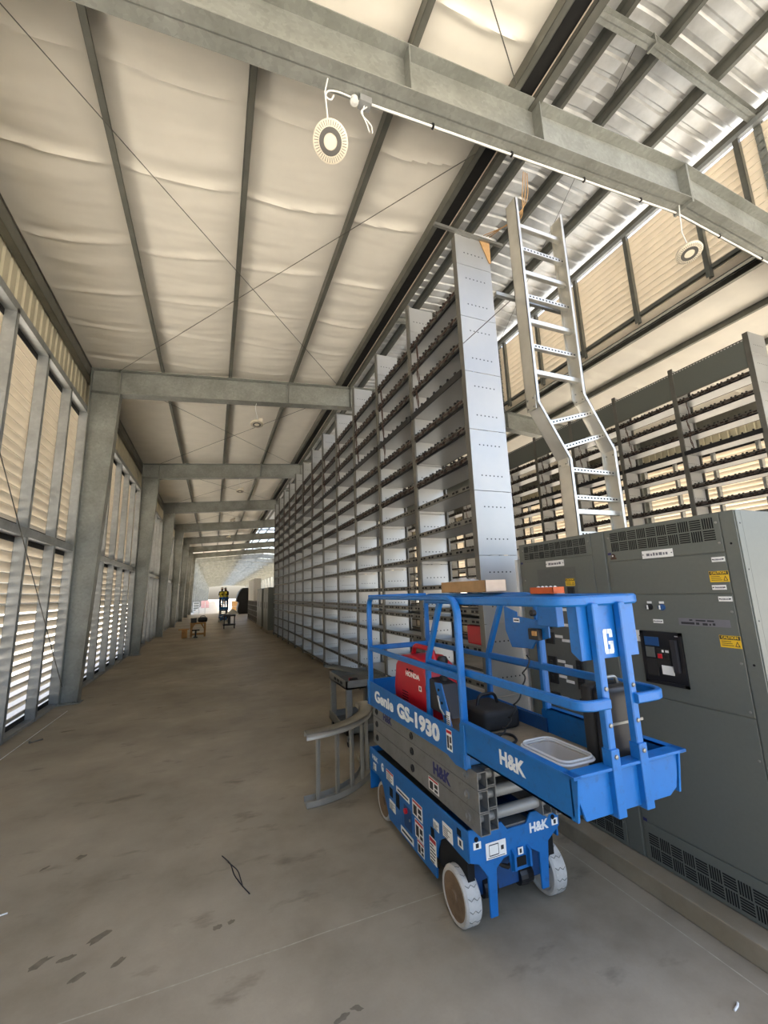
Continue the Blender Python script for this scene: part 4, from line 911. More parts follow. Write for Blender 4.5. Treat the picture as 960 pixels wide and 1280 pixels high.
    text('H&K', 0.075, 'white_print', sp, (2.03, 2.4992, 0.50), FR, UPv, bold=0.003, width=0.155)
    return L
lift = scissor_lift('blue scissor lift with extended platform and white lettering, beside the cabinets')

# ------------------------------------------------------------------ things on the lift
g = thing('generator', 'red portable generator standing on the blue lift platform', 'generator', (1.74, 3.40, 0.993))
b = MB(); b.prism([(3.80, 1.03), (3.83, 1.18), (3.78, 1.38), (3.68, 1.47), (3.36, 1.49), (3.20, 1.44), (3.13, 1.26), (3.13, 1.03)], 'x', 1.60, 1.88); b.build('casing', 'red', g, 0.03, 4, True)
b = MB(); b.tube(arcpts([(1.74, 3.68, 1.45), (1.74, 3.64, 1.545), (1.74, 3.30, 1.545), (1.74, 3.26, 1.45)], 0.05), 0.022, 10); b.build('handle', 'red', g, smooth=True)
text('HONDA', 0.055, 'white', g, (1.5985, 3.42, 1.33), (0, -1, 0), (0, 0, 1), bold=0.002, width=0.27)
decal(g, (1.599, 3.28, 1.25), (0, -1, 0), (0, 0, 1), 0.05, 0.04, 'mark')
for (y0, z0) in ((3.50, 1.36), (3.44, 1.36), (3.40, 1.36)): b = MB(); b.box(1.597, y0, z0, 1.601, y0 + 0.03, z0 + 0.014); b.build('air_slot', 'hole', g)
for i in range(6): b = MB(); b.box(1.597, 3.52, 1.06 + 0.022 * i, 1.601, 3.64, 1.066 + 0.022 * i); b.build('air_slot', 'hole', g)
for y in (3.2, 3.74):
    for x in (1.64, 1.84): b = MB(); b.lathe([(0.025, 0), (0.02, 0.04)], (x, y, 0.993), 'z', 10); b.build('foot', 'black', g)
b = MB(); b.lathe([(0.045, 0), (0.045, 0.03), (0.035, 0.05), (0, 0.052)], (1.80, 3.24, 1.44), 'z', 16); b.build('fuel_cap', 'black', g, fixn=True)
t = thing('tool_bag', 'black tool bag and cables lying on the lift deck behind the console', 'bag', (1.92, 2.82, 1.063))
b = MB(); b.box(1.76, 2.62, 1.064, 2.06, 2.98, 1.20); o = b.build('body', 'rubber', t, 0.04, 4, True)
b = MB(); b.tube(arcpts([(1.82, 2.80, 1.19), (1.84, 2.80, 1.27), (1.98, 2.80, 1.27), (2.0, 2.80, 1.19)], 0.04), 0.012, 8); b.build('strap', 'black', t, smooth=True)
b = MB(); pts = []
for i in range(75):
    a = i * 0.62; f = i / 74; pts.append((1.70 + 0.34 * f + 0.016 * math.cos(a), 2.47 - 0.02 * f + 0.016 * math.sin(a), 1.078 + 0.50 * f ** 1.8 + 0.010 * math.cos(a)))
b.tube(pts, 0.0055, 5); o = b.build('coiled_cord', 'rubber', None, smooth=True, org=(1.7, 2.47, 1.06)); tag(o, 'dark coiled control cord hanging from the hanger box to the lift deck', 'cord')
b = MB(); b.tube(arcpts([(1.66, 2.60, 1.072), (1.58, 2.42, 1.072), (1.66, 2.34, 1.072), (1.86, 2.40, 1.072), (1.90, 2.55, 1.072), (1.74, 2.58, 1.072)], 0.08), 0.0085, 6); o = b.build('hose_loop', 'rubber', None, smooth=True, org=(1.7, 2.45, 1.063)); tag(o, 'black hose lying in a loop on the lift deck', 'hose')
# clear tub with a pack inside
t = thing('plastic_tub', 'clear plastic tub standing open on the lift extension deck', 'tub', (1.68, 1.88, 1.063))
b = MB()
def ring(z, x0, x1, y0, y1, r=0.05, n=5):
    out = []
    for (cx, cy, a0) in ((x1 - r, y1 - r, 0), (x0 + r, y1 - r, PI / 2), (x0 + r, y0 + r, PI), (x1 - r, y0 + r, 1.5 * PI)):
        for i in range(n + 1): a = a0 + PI / 2 * i / n; out.append((cx + r * math.cos(a), cy + r * math.sin(a), z))
    return out
RS = [*[ring(z_, 1.575 + (a_ - 1.64) * 0.74, 1.575 + (b_ - 1.64) * 0.74, c_, d_) for (z_, a_, b_, c_, d_) in ((1.065, 1.68, 1.89, 1.75, 2.00), (1.19, 1.655, 1.915, 1.725, 2.03), (1.19, 1.64, 1.93, 1.71, 2.045), (1.205, 1.64, 1.93, 1.71, 2.045), (1.205, 1.652, 1.918, 1.722, 2.033))]]
n = len(RS[0]); vs = sum(RS, []); fs = [tuple(range(n - 1, -1, -1))]
for r in range(len(RS) - 1): fs += [(r * n + i, r * n + (i + 1) % n, (r + 1) * n + (i + 1) % n, (r + 1) * n + i) for i in range(n)]
b.add(vs, fs); b.build('body', 'clear', t, smooth=True)
b = MB(); b.tube(ring(1.198, 1.573, 1.791, 1.708, 2.047), 0.006, 6, 0, True); b.build('rim', 'film', t, smooth=True)
b = MB(); b.box(1.605, 1.7235, 1.085, 1.765, 1.7247, 1.15); st = b.build('sticker', 'black', t)
b = MB(); b.prism([(1.605, 1.118), (1.765, 1.128), (1.765, 1.112), (1.605, 1.102)], 'y', 1.7228, 1.7234); b.build('green_band', 'green', st); text('EXO', 0.024, 'white', st, (1.70, 1.7232, 1.134), (1, 0, 0), (0, 0, 1), width=0.06)
b = MB(); b.box(1.655, 1.7229, 1.09, 1.71, 1.7234, 1.098); b.build('white_line', 'white', st)
b = MB(); b.tube(ring(1.212, 1.581, 1.783, 1.716, 2.039), 0.005, 6, 0, True); b.build('rim', 'film', t, smooth=True)
# black hard case strapped behind the front posts
t = thing('hard_case', 'black upright hard case behind the front posts of the lift', 'case', (1.92, 1.72, 1.063))
b = MB(); b.box(1.80, 1.645, 1.064, 2.05, 1.72, 1.535); b.build('lid', 'black', t, 0.03, 3, True); b = MB(); b.box(1.80, 1.722, 1.064, 2.05, 1.80, 1.535); b.build('shell', 'rubber', t, 0.03, 3, True)
b = MB(); b.tube(arcpts([(1.86, 1.72, 1.53), (1.87, 1.72, 1.565), (1.98, 1.72, 1.565), (1.99, 1.72, 1.53)], 0.02), 0.010, 8); b.build('handle', 'strut', t, smooth=True)
b = MB(); b.box(1.80, 1.641, 1.36, 2.05, 1.646, 1.372); b.build('latch_band', 'strut', t)
# carton and tray on the right rail
t = thing('carton', 'long open cardboard carton resting on the lift top rail', 'carton', (2.1, 3.16, 2.011))
b = MB(); x0, x1, y0, y1, z0, z1 = 1.99, 2.19, 2.82, 3.52, 2.0115, 2.105
b.box(x0, y0, z0, x1, y1, z0 + 0.004); b.box(x0, y0, z0, x0 + 0.004, y1, z1); b.box(x1 - 0.004, y0, z0, x1, y1, z1); b.box(x0, y1 - 0.004, z0, x1, y1, z1); b.build('body', 'cardboard', t)
b = MB(); b.box(x0, y0, z0, x1, y0 + 0.004, z1); b.build('end_flap', 'cardboard_pale', t)
b = MB(); gx = 9; vs = []; fs = []
for i in range(gx):
    for j in range(gx): vs.append((x0 + 0.02 + 0.16 * i / 8, y0 + 0.28 + 0.40 * j / 8, 2.10 + 0.035 * math.sin(PI * i / 8) * math.sin(PI * j / 8) + 0.028 * noise.noise((i * 0.9, j * 0.9, 2))))
for i in range(gx - 1):
    for j in range(gx - 1): q = i * gx + j; fs.append((q, q + gx, q + gx + 1, q + 1))
b.add(vs, fs); b.build('plastic_wrap', 'film', t, smooth=True)
t = thing('parts_tray', 'small orange parts tray on the lift rail beside the carton', 'tray', (2.14, 2.32, 1.991))
b = MB(); b.box(2.09, 2.21, 1.9925, 2.19, 2.43, 1.997); b.box(2.09, 2.21, 1.996, 2.094, 2.43, 2.035); b.box(2.186, 2.21, 1.996, 2.19, 2.43, 2.035); b.box(2.09, 2.21, 1.996, 2.19, 2.214, 2.035); b.box(2.09, 2.426, 1.996, 2.19, 2.43, 2.035); b.build('body', 'orange', t)
for i in range(5): b = MB(); b.lathe([(0, -0.014), (0.012, -0.008), (0.014, 0), (0.012, 0.008), (0, 0.014)], (2.14, 2.24 + 0.04 * i, 2.03), 'z', 10); b.build('cap', 'white', t, smooth=True)

# ------------------------------------------------------------------ curved cable tray elbow standing on the floor
t = thing('cable_tray_elbow', 'curved aluminium cable tray elbow standing on the floor by the lift wheel', 'cable tray', (1.4, 4.9, 0))
EC = Vector((0.93, 5.44)); a0, a1 = -PI / 2 - 0.02, 0.02
def arc_rail(z, flange):
    b = MB(); n = 26
    def band(r0, r1, za, zc):
        vs = []; fs = []
        for i in range(n + 1):
            a = a0 + (a1 - a0) * i / n; c_, s_ = math.cos(a), math.sin(a)
            vs += [(EC.x + r0 * c_, EC.y + r0 * s_, za), (EC.x + r1 * c_, EC.y + r1 * s_, za), (EC.x + r1 * c_, EC.y + r1 * s_, zc), (EC.x + r0 * c_, EC.y + r0 * s_, zc)]
        for i in range(n):
            q = 4 * i
            for j in range(4): fs.append((q + j, q + (j + 1) % 4, q + 4 + (j + 1) % 4, q + 4 + j))
        fs += [(3, 2, 1, 0), (4 * n, 4 * n + 1, 4 * n + 2, 4 * n + 3)]; b.add(vs, fs)
    band(0.80, 0.955, z, z + 0.006); band(0.80, 0.806, z + min(0, flange), z + 0.006 + max(0, flange)); band(0.949, 0.955, z + min(0, flange), z + 0.006 + max(0, flange))
    return b.build('curved_rail', 'alu_dull', t, smooth=True, fixn=True)
arc_rail(0.001, 0.05); arc_rail(0.66, -0.05)
for a in (-1.45, -1.20, -0.96, -0.70, -0.42, -0.15):
    c_ = Vector((EC.x + 0.88 * math.cos(a), EC.y + 0.88 * math.sin(a), 0)); tg = Vector((-math.sin(a), math.cos(a), 0)); rd = Vector((math.cos(a), math.sin(a), 0))
    b = MB(); b.obox(c_ + Vector((0, 0, 0.333)), tg * 0.018, rd * 0.004, Vector((0, 0, 0.325))); b.obox(c_ + tg * 0.016 + rd * 0.014 + Vector((0, 0, 0.333)), tg * 0.003, rd * 0.014, Vector((0, 0, 0.325))); b.obox(c_ - tg * 0.016 + rd * 0.014 + Vector((0, 0, 0.333)), tg * 0.003, rd * 0.014, Vector((0, 0, 0.325))); b.build('rung', 'alu_dull', t)

# ------------------------------------------------------------------ grey utility cart
t = thing('utility_cart', 'grey plastic utility cart parked between the rack and the lift', 'cart', (2.05, 6.27, 0))
cx0, cx1, cy0, cy1 = 1.72, 2.36, 5.82, 6.74
def tray(z, nm):
    b = MB(); b.box(cx0, cy0, z, cx1, cy1, z + 0.02); b.box(cx0, cy0, z, cx0 + 0.025, cy1, z + 0.11); b.box(cx1 - 0.025, cy0, z, cx1, cy1, z + 0.11); b.box(cx0, cy0, z, cx1, cy0 + 0.025, z + 0.11); b.box(cx0, cy1 - 0.025, z, cx1, cy1, z + 0.11); return b.build(nm, 'cart_grey', t)
tray(0.74, 'top_tray'); tray(0.16, 'bottom_tray')
for (x, y) in ((cx0 + 0.05, cy0 + 0.05), (cx1 - 0.05, cy0 + 0.05), (cx0 + 0.05, cy1 - 0.05), (cx1 - 0.05, cy1 - 0.05)):
    b = MB(); b.box(x - 0.042, y - 0.042, 0.18, x + 0.042, y + 0.042, 0.74); b.build('leg', 'cart_grey', t, 0.015, 3, True)
    b = MB(); b.cyl((x - 0.02, y, 0.062), (x + 0.02, y, 0.062), 0.06, 16); c_ = b.build('caster', 'rubber', t, smooth=True); b = MB(); b.box(x - 0.03, y - 0.02, 0.07, x + 0.03, y + 0.02, 0.16); b.build('fork', 'strut', c_)
for i in range(3): b = MB(); b.box(cx0 - 0.002, cy0 + 0.18 + 0.16 * i, 0.775, cx0 + 0.002, cy0 + 0.30 + 0.16 * i, 0.815); b.build('grip_slot', 'hole', t)
for i in range(4): b = MB(); b.box(cx0 + 0.10 + 0.11 * i, cy0 - 0.003, 0.18, cx0 + 0.18 + 0.11 * i, cy0 + 0.001, 0.25); b.build('rib_panel', 'cab', t)
for (dx, nm, lab) in ((0.0, 'strut_channel', 'dark steel strut channel lying across the utility cart, upper of the two'), (0.09, 'strut_channel', 'dark steel strut channel lying across the utility cart, nearer the rack')):
    b = MB(); p, q = Vector((1.72 + dx, 6.95, 0.875)), Vector((2.16 + dx, 5.72, 0.875)); d = (q - p).normalized(); nn = Vector((-d.y, d.x, 0)); c_ = (p + q) / 2; hl = d * (q - p).length / 2
    b.obox(c_ + Vector((0, 0, -0.002)), hl, nn * 0.02, Vector((0, 0, 0.002))); b.obox(c_ + nn * 0.019 + Vector((0, 0, 0.018)), hl, nn * 0.002, Vector((0, 0, 0.018))); b.obox(c_ - nn * 0.019 + Vector((0, 0, 0.018)), hl, nn * 0.002, Vector((0, 0, 0.018)))
    o = b.build(nm, 'cab_dark', None, org=c_); tag(o, lab, 'channel', 'channels on the cart')
t = thing('hand_tool', 'black cordless hand tool lying in the cart tray', 'tool', (1.90, 6.0, 0.761))
b = MB(); b.prism([(5.90, 0.762), (6.12, 0.762), (6.12, 0.83), (6.0, 0.85), (5.90, 0.82)], 'x', 1.86, 1.94); b.build('body', 'black', t, 0.01); b = MB(); b.box(1.87, 6.12, 0.77, 1.93, 6.20, 0.82); b.build('tip', 'red', t, 0.01)

# ------------------------------------------------------------------ high-bay fan lights under the frames
def bay_light(label, x, y, z, tilt, ztop):
    t = thing('hanging_lamp', label, 'lamp', (x, y, z), 'hanging lamps')
    ax = Vector(tilt).normalized(); c = Vector((x, y, z))
    b = MB(); b.lathe([(0.055, -0.10), (0.10, -0.085), (0.165, -0.03), (0.17, 0.0), (0.15, 0.012), (0.12, 0.014)], c, ax, 36); hs = b.build('housing', 'lens', t, smooth=True, fixn=True)
    U = ax.orthogonal().normalized(); W = ax.cross(U)
    b = MB()
    for i in range(40):
        a = 2 * PI * i / 40; r_ = U * math.cos(a) + W * math.sin(a); tg = ax.cross(r_); b.obox(c + r_ * 0.137 + ax * 0.0135, r_ * 0.020, tg * 0.0022, ax * 0.002)
    tag(b.build('grille', 'lens_ring', hs), None, None, None, 'stuff')
    b = MB(); b.lathe([(0.108, 0.012), (0.108, 0.020), (0.066, 0.021), (0.066, 0.012)], c, ax, 32); b.build('ring', 'lens_ring', t, smooth=True, fixn=True)
    b = MB(); b.lathe([(0.064, 0.012), (0.062, 0.018), (0, 0.022)], c, ax, 28); b.build('lens', 'lens', t, smooth=True, fixn=True)
    b = MB(); p = c - ax * 0.09; b.tube([p, p + Vector((0.01, 0, 0.12)), p + Vector((-0.03, 0.01, 0.28)), Vector((x - 0.05, y, (z + ztop) / 2 + 0.2)), Vector((x - 0.02, y, ztop))], 0.008, 6); b.build('cord', 'white', t, smooth=True)
    b = MB(); b.obox(c - ax * 0.10 + Vector((0.10, 0, 0.05)), (0.05, 0, 0), (0, 0.006, 0), (0, 0, 0.04)); b.build('bracket', 'lens', t)
    return t
bay_light('round white lamp hanging from the overhead beam, nearest', 0.89, 3.22, 6.34, (-0.25, -0.6, -0.85), zb(0.89) - 0.002)
bay_light('round white lamp hanging under the ridge of the overhead beam', 6.24, 3.2, 6.72, (-0.15, -0.25, -1), zb(6.24) - 0.002)
for i, n_ in ((2, 'round white lamp hanging under the first full frame'), (3, 'round white lamp hanging under the second full frame'), (4, 'round white lamp hanging under the third full frame'), (5, 'round white lamp hanging under the fourth full frame')):
    bay_light(n_, 0.90, FY[i], 6.52, (0, -0.2, -1), zb(0.9) - 0.002)
# conduit along the overhead beam with a box
t = thing('conduit_run', 'white conduit clipped under the overhead beam with a junction box', 'conduit', (2, FY[1], 7.1))
yb_ = FY[1] + 0.10
b = MB(); b.tube([(1.35, yb_, zb(1.35) - 0.03), (RX, yb_, zb(RX) - 0.03), (9.5, yb_, zb(9.5) - 0.03)], 0.013, 8); b.build('pipe', 'white', t, smooth=True)
b = MB(); b.box(1.22, yb_ - 0.05, zb(1.3) - 0.085, 1.35, yb_ + 0.05, zb(1.3) - 0.002); jb = b.build('junction_box', 'pipe_grey', t, 0.005)
b = MB(); b.lathe([(0.04, 0), (0.045, -0.05), (0, -0.06)], (1.17, yb_, zb(1.2) - 0.03), 'z', 14); b.build('gland', 'white', t, fixn=True)
b = MB(); b.tube(arcpts([(1.22, yb_, zb(1.2) - 0.04), (1.10, yb_, zb(1.1) - 0.02), (0.98, yb_, zb(1.0) - 0.015), (0.88, yb_, zb(0.9) - 0.05), (0.86, yb_, zb(0.9) - 0.14), (0.92, yb_, zb(0.9) - 0.16), (0.95, yb_, zb(0.9) - 0.08)], 0.05), 0.009, 6); b.build('lead', 'white', t, smooth=True)
for q in (0, 0.03): b = MB(); b.tube(arcpts([(1.28 + q, yb_, zb(1.3) - 0.08), (1.24 - q, yb_ - 0.02, zb(1.3) - 0.22), (1.30 + q * 2, yb_, zb(1.3) - 0.30), (1.33 + q, yb_, zb(1.3) - 0.40)], 0.08), 0.007, 6); b.build('lead', 'white', t, smooth=True)
for x in (2.1, 3.2, 4.4, 5.5, 7.3, 8.4): b = MB(); b.box(x - 0.012, yb_ - 0.02, zb(x) - 0.05, x + 0.012, yb_ + 0.02, zb(x) - 0.001); b.build('clip', 'black', t)
b = MB()
for q in range(3): b.tube(arcpts([(3.52 + 0.03 * q, 3.45, zb(3.5) - 0.0), (3.50 + 0.05 * q, 3.5, zb(3.5) - 0.35), (3.58 - 0.05 * q, 3.6, zb(3.5) - 0.55), (3.40 + 0.05 * q, 4.2, 7.0)], 0.15), 0.006, 5)
o = b.build('loose_wires', 'cardboard', None, smooth=True, org=(3.5, 3.6, 6.8)); tag(o, 'loose tan wires dropping from the overhead beam to the rack end', 'wires')
b = MB(); b.tube([(2.955, 4.255, 5.24), (2.85, 3.14, 5.07)], 0.005, 5); o = b.build('tag_line', 'rod', None, org=(2.9, 3.7, 5.1)); tag(o, 'thin dark guy wire stretched from the rack end to the cable ladder', 'wire')

# ------------------------------------------------------------------ small things on the floor
b = MB(); b.tube([(-2.58, 6.6, 0.006), (-2.57, 7.65, 0.006), (-2.54, 9.0, 0.006), (-2.51, 10.21, 0.006)], 0.0055, 6); o = b.build('white_strip', 'white', None, org=(-2.55, 8.4, 0)); tag(o, 'thin white strip running straight along the louvred wall', 'cord')  # thin white tube along the foot of the wall
b = MB(); b.cyl((-2.46, 8.26, 0.011), (-2.34, 8.38, 0.011), 0.010, 8); b.lathe([(0.022, -0.01), (0.022, 0.01)], (-2.46, 8.26, 0.021), (1, 1, 0), 6); o = b.build('loose_bolt', 'strut', None, org=(-2.4, 8.3, 0)); tag(o, 'loose steel bolt on the concrete near the white strip', 'bolt')
b = MB(); b.tube(arcpts([(0.14, 4.05, 0.004), (0.20, 3.92, 0.004), (0.22, 3.75, 0.004), (0.27, 3.60, 0.004), (0.31, 3.50, 0.004)], 0.05), 0.0035, 5); b.tube(arcpts([(0.18, 3.95, 0.004), (0.25, 3.80, 0.004), (0.27, 3.60, 0.004)], 0.05), 0.0035, 5); o = b.build('wire_scrap', 'ink', None, org=(0.2, 3.8, 0)); tag(o, 'bent scrap of dark wire on the open concrete floor', 'wire')
for (x, y, a, lab) in ((1.36, 1.98, 0.9, 'white cable tie scrap on the concrete before the lift'), (-1.24, 4.0, 0.2, 'crumpled white scrap on the concrete at the edge of view'), (2.43, 1.66, 0.3, 'pale concrete chip near the kerb joint')):
    d = Vector((math.cos(a), math.sin(a), 0)); b = MB(); b.tube([Vector((x, y, 0.005)) - d * 0.03, Vector((x + 0.004, y - 0.004, 0.008)), Vector((x, y, 0.005)) + d * 0.03], 0.005, 5); o = b.build('floor_scrap', 'white', None, org=(x, y, 0)); tag(o, lab, 'scrap', 'scraps on the floor')
# ------------------------------------------------------------------ far end of the aisle
def person(label, loc, face, bend, arm):
    """A standing worker; local frame: x right, y forward, z up; rotated by `face`."""
    t = thing('person', label, 'person', loc, 'workers on the far lift')
    V = [(0, 0, 0.98), (0, 0.01 + bend * 0.3, 1.18), (0, 0.02 + bend * 0.7, 1.38), (0, 0.02 + bend, 1.48), (0, 0.04 + bend * 1.2, 1.58), (0, 0.05 + bend * 1.25, 1.70),
         (-0.10, 0, 0.93), (-0.11, 0.02, 0.50), (-0.11, -0.02, 0.09), (-0.12, 0.12, 0.04), (0.10, 0, 0.93), (0.11, 0.02, 0.50), (0.11, -0.02, 0.09), (0.12, 0.12, 0.04),
         (-0.19, 0.02 + bend * 0.9, 1.42), (-0.24, 0.04 + bend, 1.16), (-0.20, 0.24 + bend, 1.10 + arm), (-0.18, 0.32 + bend, 1.11 + arm), (0.19, 0.02 + bend * 0.9, 1.42), (0.24, 0.04 + bend, 1.16), (0.20, 0.24 + bend, 1.10 + arm), (0.18, 0.32 + bend, 1.11 + arm)]
    E_ = [(0, 1), (1, 2), (2, 3), (3, 4), (4, 5), (0, 6), (6, 7), (7, 8), (8, 9), (0, 10), (10, 11), (11, 12), (12, 13), (2, 14), (14, 15), (15, 16), (16, 17), (2, 18), (18, 19), (19, 20), (20, 21)]
    R_ = [0.15, 0.14, 0.16, 0.06, 0.085, 0.10, 0.10, 0.07, 0.05, 0.04, 0.10, 0.07, 0.05, 0.04, 0.07, 0.05, 0.04, 0.045, 0.07, 0.05, 0.04, 0.045]
    ca, sa = math.cos(face), math.sin(face); rot = lambda p: (p[0] * ca - p[1] * sa, p[0] * sa + p[1] * ca, p[2])
    me = bpy.data.meshes.new('body'); me.from_pydata([rot(p) for p in V], E_, [])
    me.materials.append(M['cloth_dark'])
    o = bpy.data.objects.new('body', me); COL.objects.link(o); o.parent = t
    sk = o.modifiers.new('skin', 'SKIN'); sk.use_smooth_shade = True
    for i, sv in enumerate(me.skin_vertices[0].data): sv.radius = (R_[i], R_[i] * (0.75 if i < 3 else 1)); sv.use_root = (i == 0)
    ss = o.modifiers.new('sub', 'SUBSURF'); ss.levels = 1; ss.render_levels = 1
    def W_(p): q = rot(p); return Vector(loc) + Vector(q)
    b = MB(); hd = W_((0, 0.055 + bend * 1.25, 1.66)); b.lathe([(0, -0.13), (0.06, -0.11), (0.085, -0.04), (0.09, 0.03), (0.07, 0.10), (0, 0.12)], hd, 'z', 16); h = b.build('head', 'skin', t, smooth=True, fixn=True)
    f = Vector(rot((0, 1, 0))); rr = Vector(rot((1, 0, 0)))
    b = MB(); b.obox(hd + f * 0.092 - Vector((0, 0, 0.02)), rr * 0.012, Vector((0, 0, 0.025)), f * 0.012); b.build('nose', 'skin', h)
    for s in (-1, 1): b = MB(); b.obox(hd + f * 0.083 + rr * 0.033 * s + Vector((0, 0, 0.01)), rr * 0.012, Vector((0, 0, 0.007)), f * 0.006); b.build('eye', 'ink', h); b = MB(); b.obox(hd + rr * 0.09 * s, rr * 0.008, Vector((0, 0, 0.03)), f * 0.015); b.build('ear', 'skin', h)
    b = MB(); b.obox(hd + f * 0.083 - Vector((0, 0, 0.06)), rr * 0.022, Vector((0, 0, 0.004)), f * 0.004); b.build('mouth', 'red', h)
    b = MB(); b.lathe([(0.135, 0.03), (0.105, 0.035), (0.105, 0.07), (0.08, 0.13), (0, 0.16)], hd, 'z', 18); b.build('hard_hat', 'white', t, smooth=True, fixn=True)
    b = MB(); n = 14; vs = []; fs = []
    for (z, rx, ry, oy) in ((0.98, 0.175, 0.125, 0), (1.18, 0.175, 0.13, bend * 0.3 + 0.01), (1.36, 0.19, 0.14, bend * 0.7 + 0.02), (1.46, 0.12, 0.10, bend * 0.95 + 0.02)):
        for i in range(n): a = 2 * PI * i / n; vs.append(W_((rx * math.cos(a), oy + ry * math.sin(a), z)))
    for r in range(3): fs += [(r * n + i, r * n + (i + 1) % n, (r + 1) * n + (i + 1) % n, (r + 1) * n + i) for i in range(n)]
    b.add(vs, fs); b.build('safety_vest', 'vest', t, smooth=True)
    return t
far = copy_tree(lift); far['label'] = 'small dark blue scissor lift far down the aisle carrying two workers'; far.location = (0.80, 38.4, 0); far.scale = (1, 1, 1)
person('worker in dark sleeves and yellow vest at the left on the far lift', (0.62, 37.55, 0.995), -0.3, 0.02, 0.10)
person('worker in yellow vest bending at the right on the far lift', (0.98, 37.5, 0.995), 2.6, 0.10, 0.12)

t = thing('work_bench', 'small wooden work bench in the middle distance of the aisle', 'bench', (-0.72, 25.3, 0))
b = MB(); b.box(-1.10, 24.95, 0.66, -0.34, 25.65, 0.72); b.build('top', 'wood', t)
for x in (-1.08, -0.42):
    for y in (24.98, 25.54): b = MB(); b.box(x, y, 0, x + 0.09, y + 0.09, 0.66); b.build('leg', 'wood', t)
b = MB(); b.box(-1.08, 24.97, 0.10, -0.34, 25.02, 0.20); b.build('stretcher', 'wood', t)
for (xa, xb) in ((-1.0, -0.86), (-0.42, -0.58)): b = MB(); b.prism([(xa, 0.40), (xa, 0.48), (xb, 0.66), (xb + (0.08 if xa > xb else -0.08), 0.66)], 'y', 24.975, 25.0); b.build('brace', 'wood', t)
t = thing('tool_box', 'black tool box on the wooden bench', 'tool box', (-0.95, 25.3, 0.721)); b = MB(); b.box(-1.08, 25.12, 0.721, -0.80, 25.45, 0.93); b.build('body', 'black', t, 0.02); b = MB(); b.box(-1.09, 25.11, 0.90, -0.79, 25.46, 0.96); b.build('lid', 'rubber', t, 0.01)
t = thing('duffel_bag', 'black rounded bag on the wooden bench', 'bag', (-0.5, 25.3, 0.721)); b = MB(); b.lathe([(0.06, -0.24), (0.12, -0.2), (0.14, 0), (0.12, 0.2), (0.06, 0.24)], (-0.50, 25.3, 0.862), 'x', 16); b.build('body', 'black', t, smooth=True, fixn=True); b = MB(); b.tube(arcpts([(-0.62, 25.3, 0.98), (-0.60, 25.3, 1.06), (-0.40, 25.3, 1.06), (-0.38, 25.3, 0.98)], 0.06), 0.015, 6); b.build('handles', 'rubber', t)
t = thing('wood_stand', 'low wooden stand with a board top beside the bench', 'stand', (-1.32, 24.9, 0)); b = MB(); b.box(-1.47, 24.75, 0, -1.21, 25.0, 0.42); b.build('block', 'wood', t); b = MB(); b.box(-1.62, 24.65, 0.42, -1.13, 25.10, 0.45); b.build('board', 'wood', t)
t = thing('cut_off_saw', 'small black saw on the floor in front of the bench', 'saw', (-0.80, 24.6, 0)); b = MB(); b.box(-0.90, 24.55, 0, -0.70, 24.75, 0.05); b.build('base', 'black', t); b = MB(); b.box(-0.84, 24.60, 0.05, -0.76, 24.70, 0.34); b.build('motor', 'black', t); b = MB(); b.box(-0.98, 24.6, 0.34, -0.62, 24.68, 0.40); b.build('arm', 'rubber', t)
t = thing('black_cart', 'black utility cart with plastic on top before the far lift', 'cart', (1.0, 29.5, 0))
for (z, nm) in ((0.78, 'top_tray'), (0.22, 'bottom_tray')): b = MB(); b.box(0.62, 29.15, z, 1.36, 29.85, z + 0.10); b.build(nm, 'black', t)
for x in (0.66, 1.28):
    for y in (29.2, 29.75): b = MB(); b.box(x, y, 0.02, x + 0.05, y + 0.05, 0.78); b.build('leg', 'black', t)
b = MB(); b.box(0.90, 29.3, 0.32, 1.06, 29.7, 0.78); b.build('bin', 'black', t)
b = MB(); vs = []; fs = []
for i in range(9):
    for j in range(9): vs.append((0.80 + 0.75 * i / 8, 29.2 + 0.6 * j / 8, 0.925 + 0.30 * max(0, math.sin(PI * i / 8) * math.sin(PI * j / 8)) + 0.06 * noise.noise((i * 0.8, j * 0.8, 5))))
for i in range(8):
    for j in range(8): q = i * 9 + j; fs.append((q, q + 9, q + 10, q + 1))
b.add(vs, fs); o = b.build('plastic_sheet', 'white', None, smooth=True, org=(1.1, 29.5, 0.88)); tag(o, 'heap of white plastic sheet on the black cart', 'plastic')
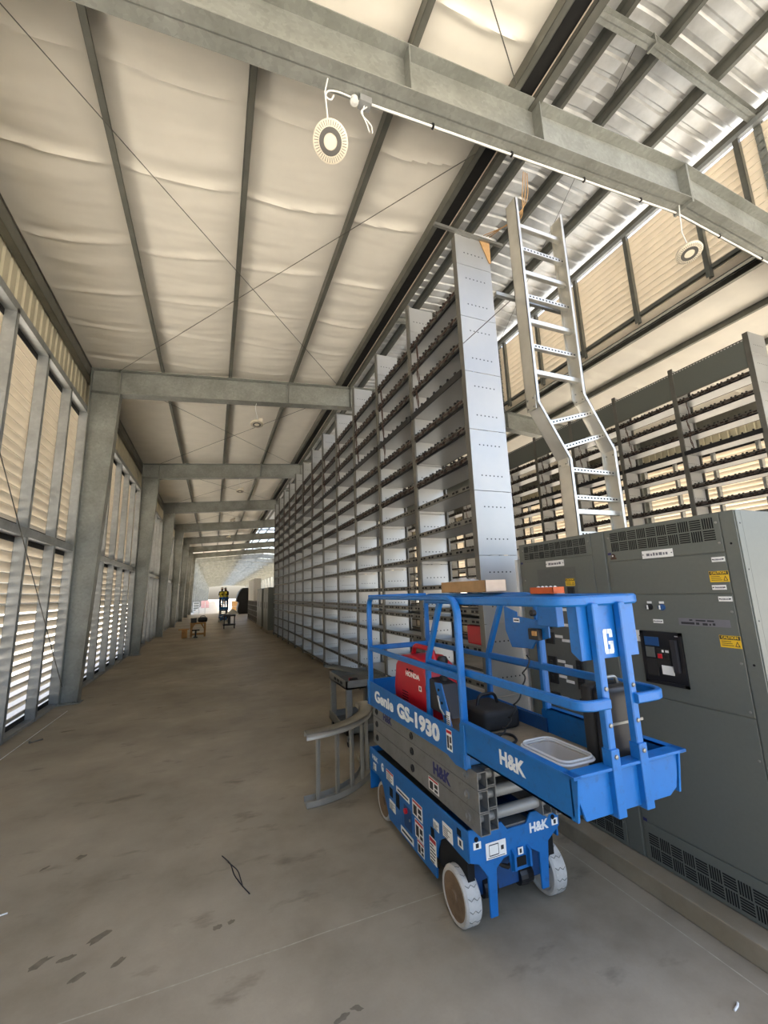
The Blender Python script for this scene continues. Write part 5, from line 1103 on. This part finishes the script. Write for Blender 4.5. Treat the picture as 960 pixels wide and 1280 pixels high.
# low grid rack, white panel, far cabinets, tarp
t = thing('low_rack', 'low grid rack standing beyond the far end of the tall rack row', 'rack', (3.2, 36.3, 0))
for k_ in range(7): b = MB(); y = 31.9 + 1.5 * k_; b.box(2.93, y - 0.04, 0, 3.49, y + 0.04, 1.62); b.build('upright', 'rack_edge', t)
for k_ in range(6):
    for z in (0.06, 0.46, 0.86, 1.24, 1.58): b = MB(); y = 31.9 + 1.5 * k_; b.box(2.95, y + 0.04, z, 3.49, y + 1.46, z + 0.04); b.build('shelf', 'rack_edge', t)
t = thing('panel_stack', 'tall white panel standing on the low grid rack', 'panel', (3.2, 36, 1.63)); b = MB(); b.box(2.95, 35.0, 1.63, 3.45, 40.8, 3.35); b.build('panel', 'white', t, 0.02)
b = MB(); b.box(2.93, 34.98, 1.625, 3.47, 35.0, 3.36); b.build('edge_frame', 'white', t)
for (y0, y1, lab) in ((24.3, 26.6, 'tall grey cabinet just past the tall rack row'), (27.6, 30.6, 'tall grey cabinet beside the low grid rack')):
    t = thing('far_cabinet', lab, 'cabinet', (3.2, y0, 0)); b = MB(); b.box(2.80, y0, 0.14, 3.9, y1, 2.46); b.build('body', 'cab', t); b = MB(); b.box(2.74, y0 - 0.1, 0, 3.95, y1 + 0.1, 0.14); b.build('plinth', 'kerb', t)
    for j in range(2):
        ya = y0 + j * (y1 - y0) / 2; b = MB(); b.box(2.792, ya + 0.03, 0.2, 2.80, ya + (y1 - y0) / 2 - 0.03, 2.2); d = b.build('door', 'cab', t); b = MB(); b.box(2.785, ya + 0.3, 1.3, 2.792, ya + 0.7, 1.65); b.build('breaker', 'black', d)
t = thing('covered_machine', 'large machine under a black tarp beyond the far lift', 'machine', (3.2, 53, 0))
b = MB(); b.prism([(2.62, 0.0), (3.9, 0.0), (3.9, 2.95), (3.1, 2.95), (2.75, 2.5), (2.5, 1.9), (2.45, 1.45), (2.75, 1.3), (2.6, 0.7)], 'y', 52.0, 55.0); b.build('tarp', 'tarp', t, 0.08, 2, True)
t = thing('pallet_rack', 'pale wire stand by the open side wall at the far end', 'stand', (-2.1, 60, 0))
for x in (-2.4, -1.7, -1.0):
    for y in (59.6, 60.4): b = MB(); b.box(x, y, 0, x + 0.05, y + 0.05, 1.45); b.build('post', 'white', t)
for z in (0.2, 0.5, 0.8, 1.1, 1.4): b = MB(); b.box(-2.4, 59.6, z, -1.7, 60.45, z + 0.06); b.build('shelf', 'white', t)
for (x, y, z, m_, lab) in ((-1.5, 90, 0, 'pink', 'pale pink crate stack in the far glare'), (3.0, 60, 0, 'cardboard', 'tan carton stack beside the tarp in the far glare')):
    t = thing('crate_stack', lab, 'crate', (x, y, 0))
    for i in range(2): b = MB(); b.box(x - 0.7, y, 0.7 * i, x + 0.7, y + 1.2, 0.7 * i + 0.66); b.build('crate', m_, t, 0.03)
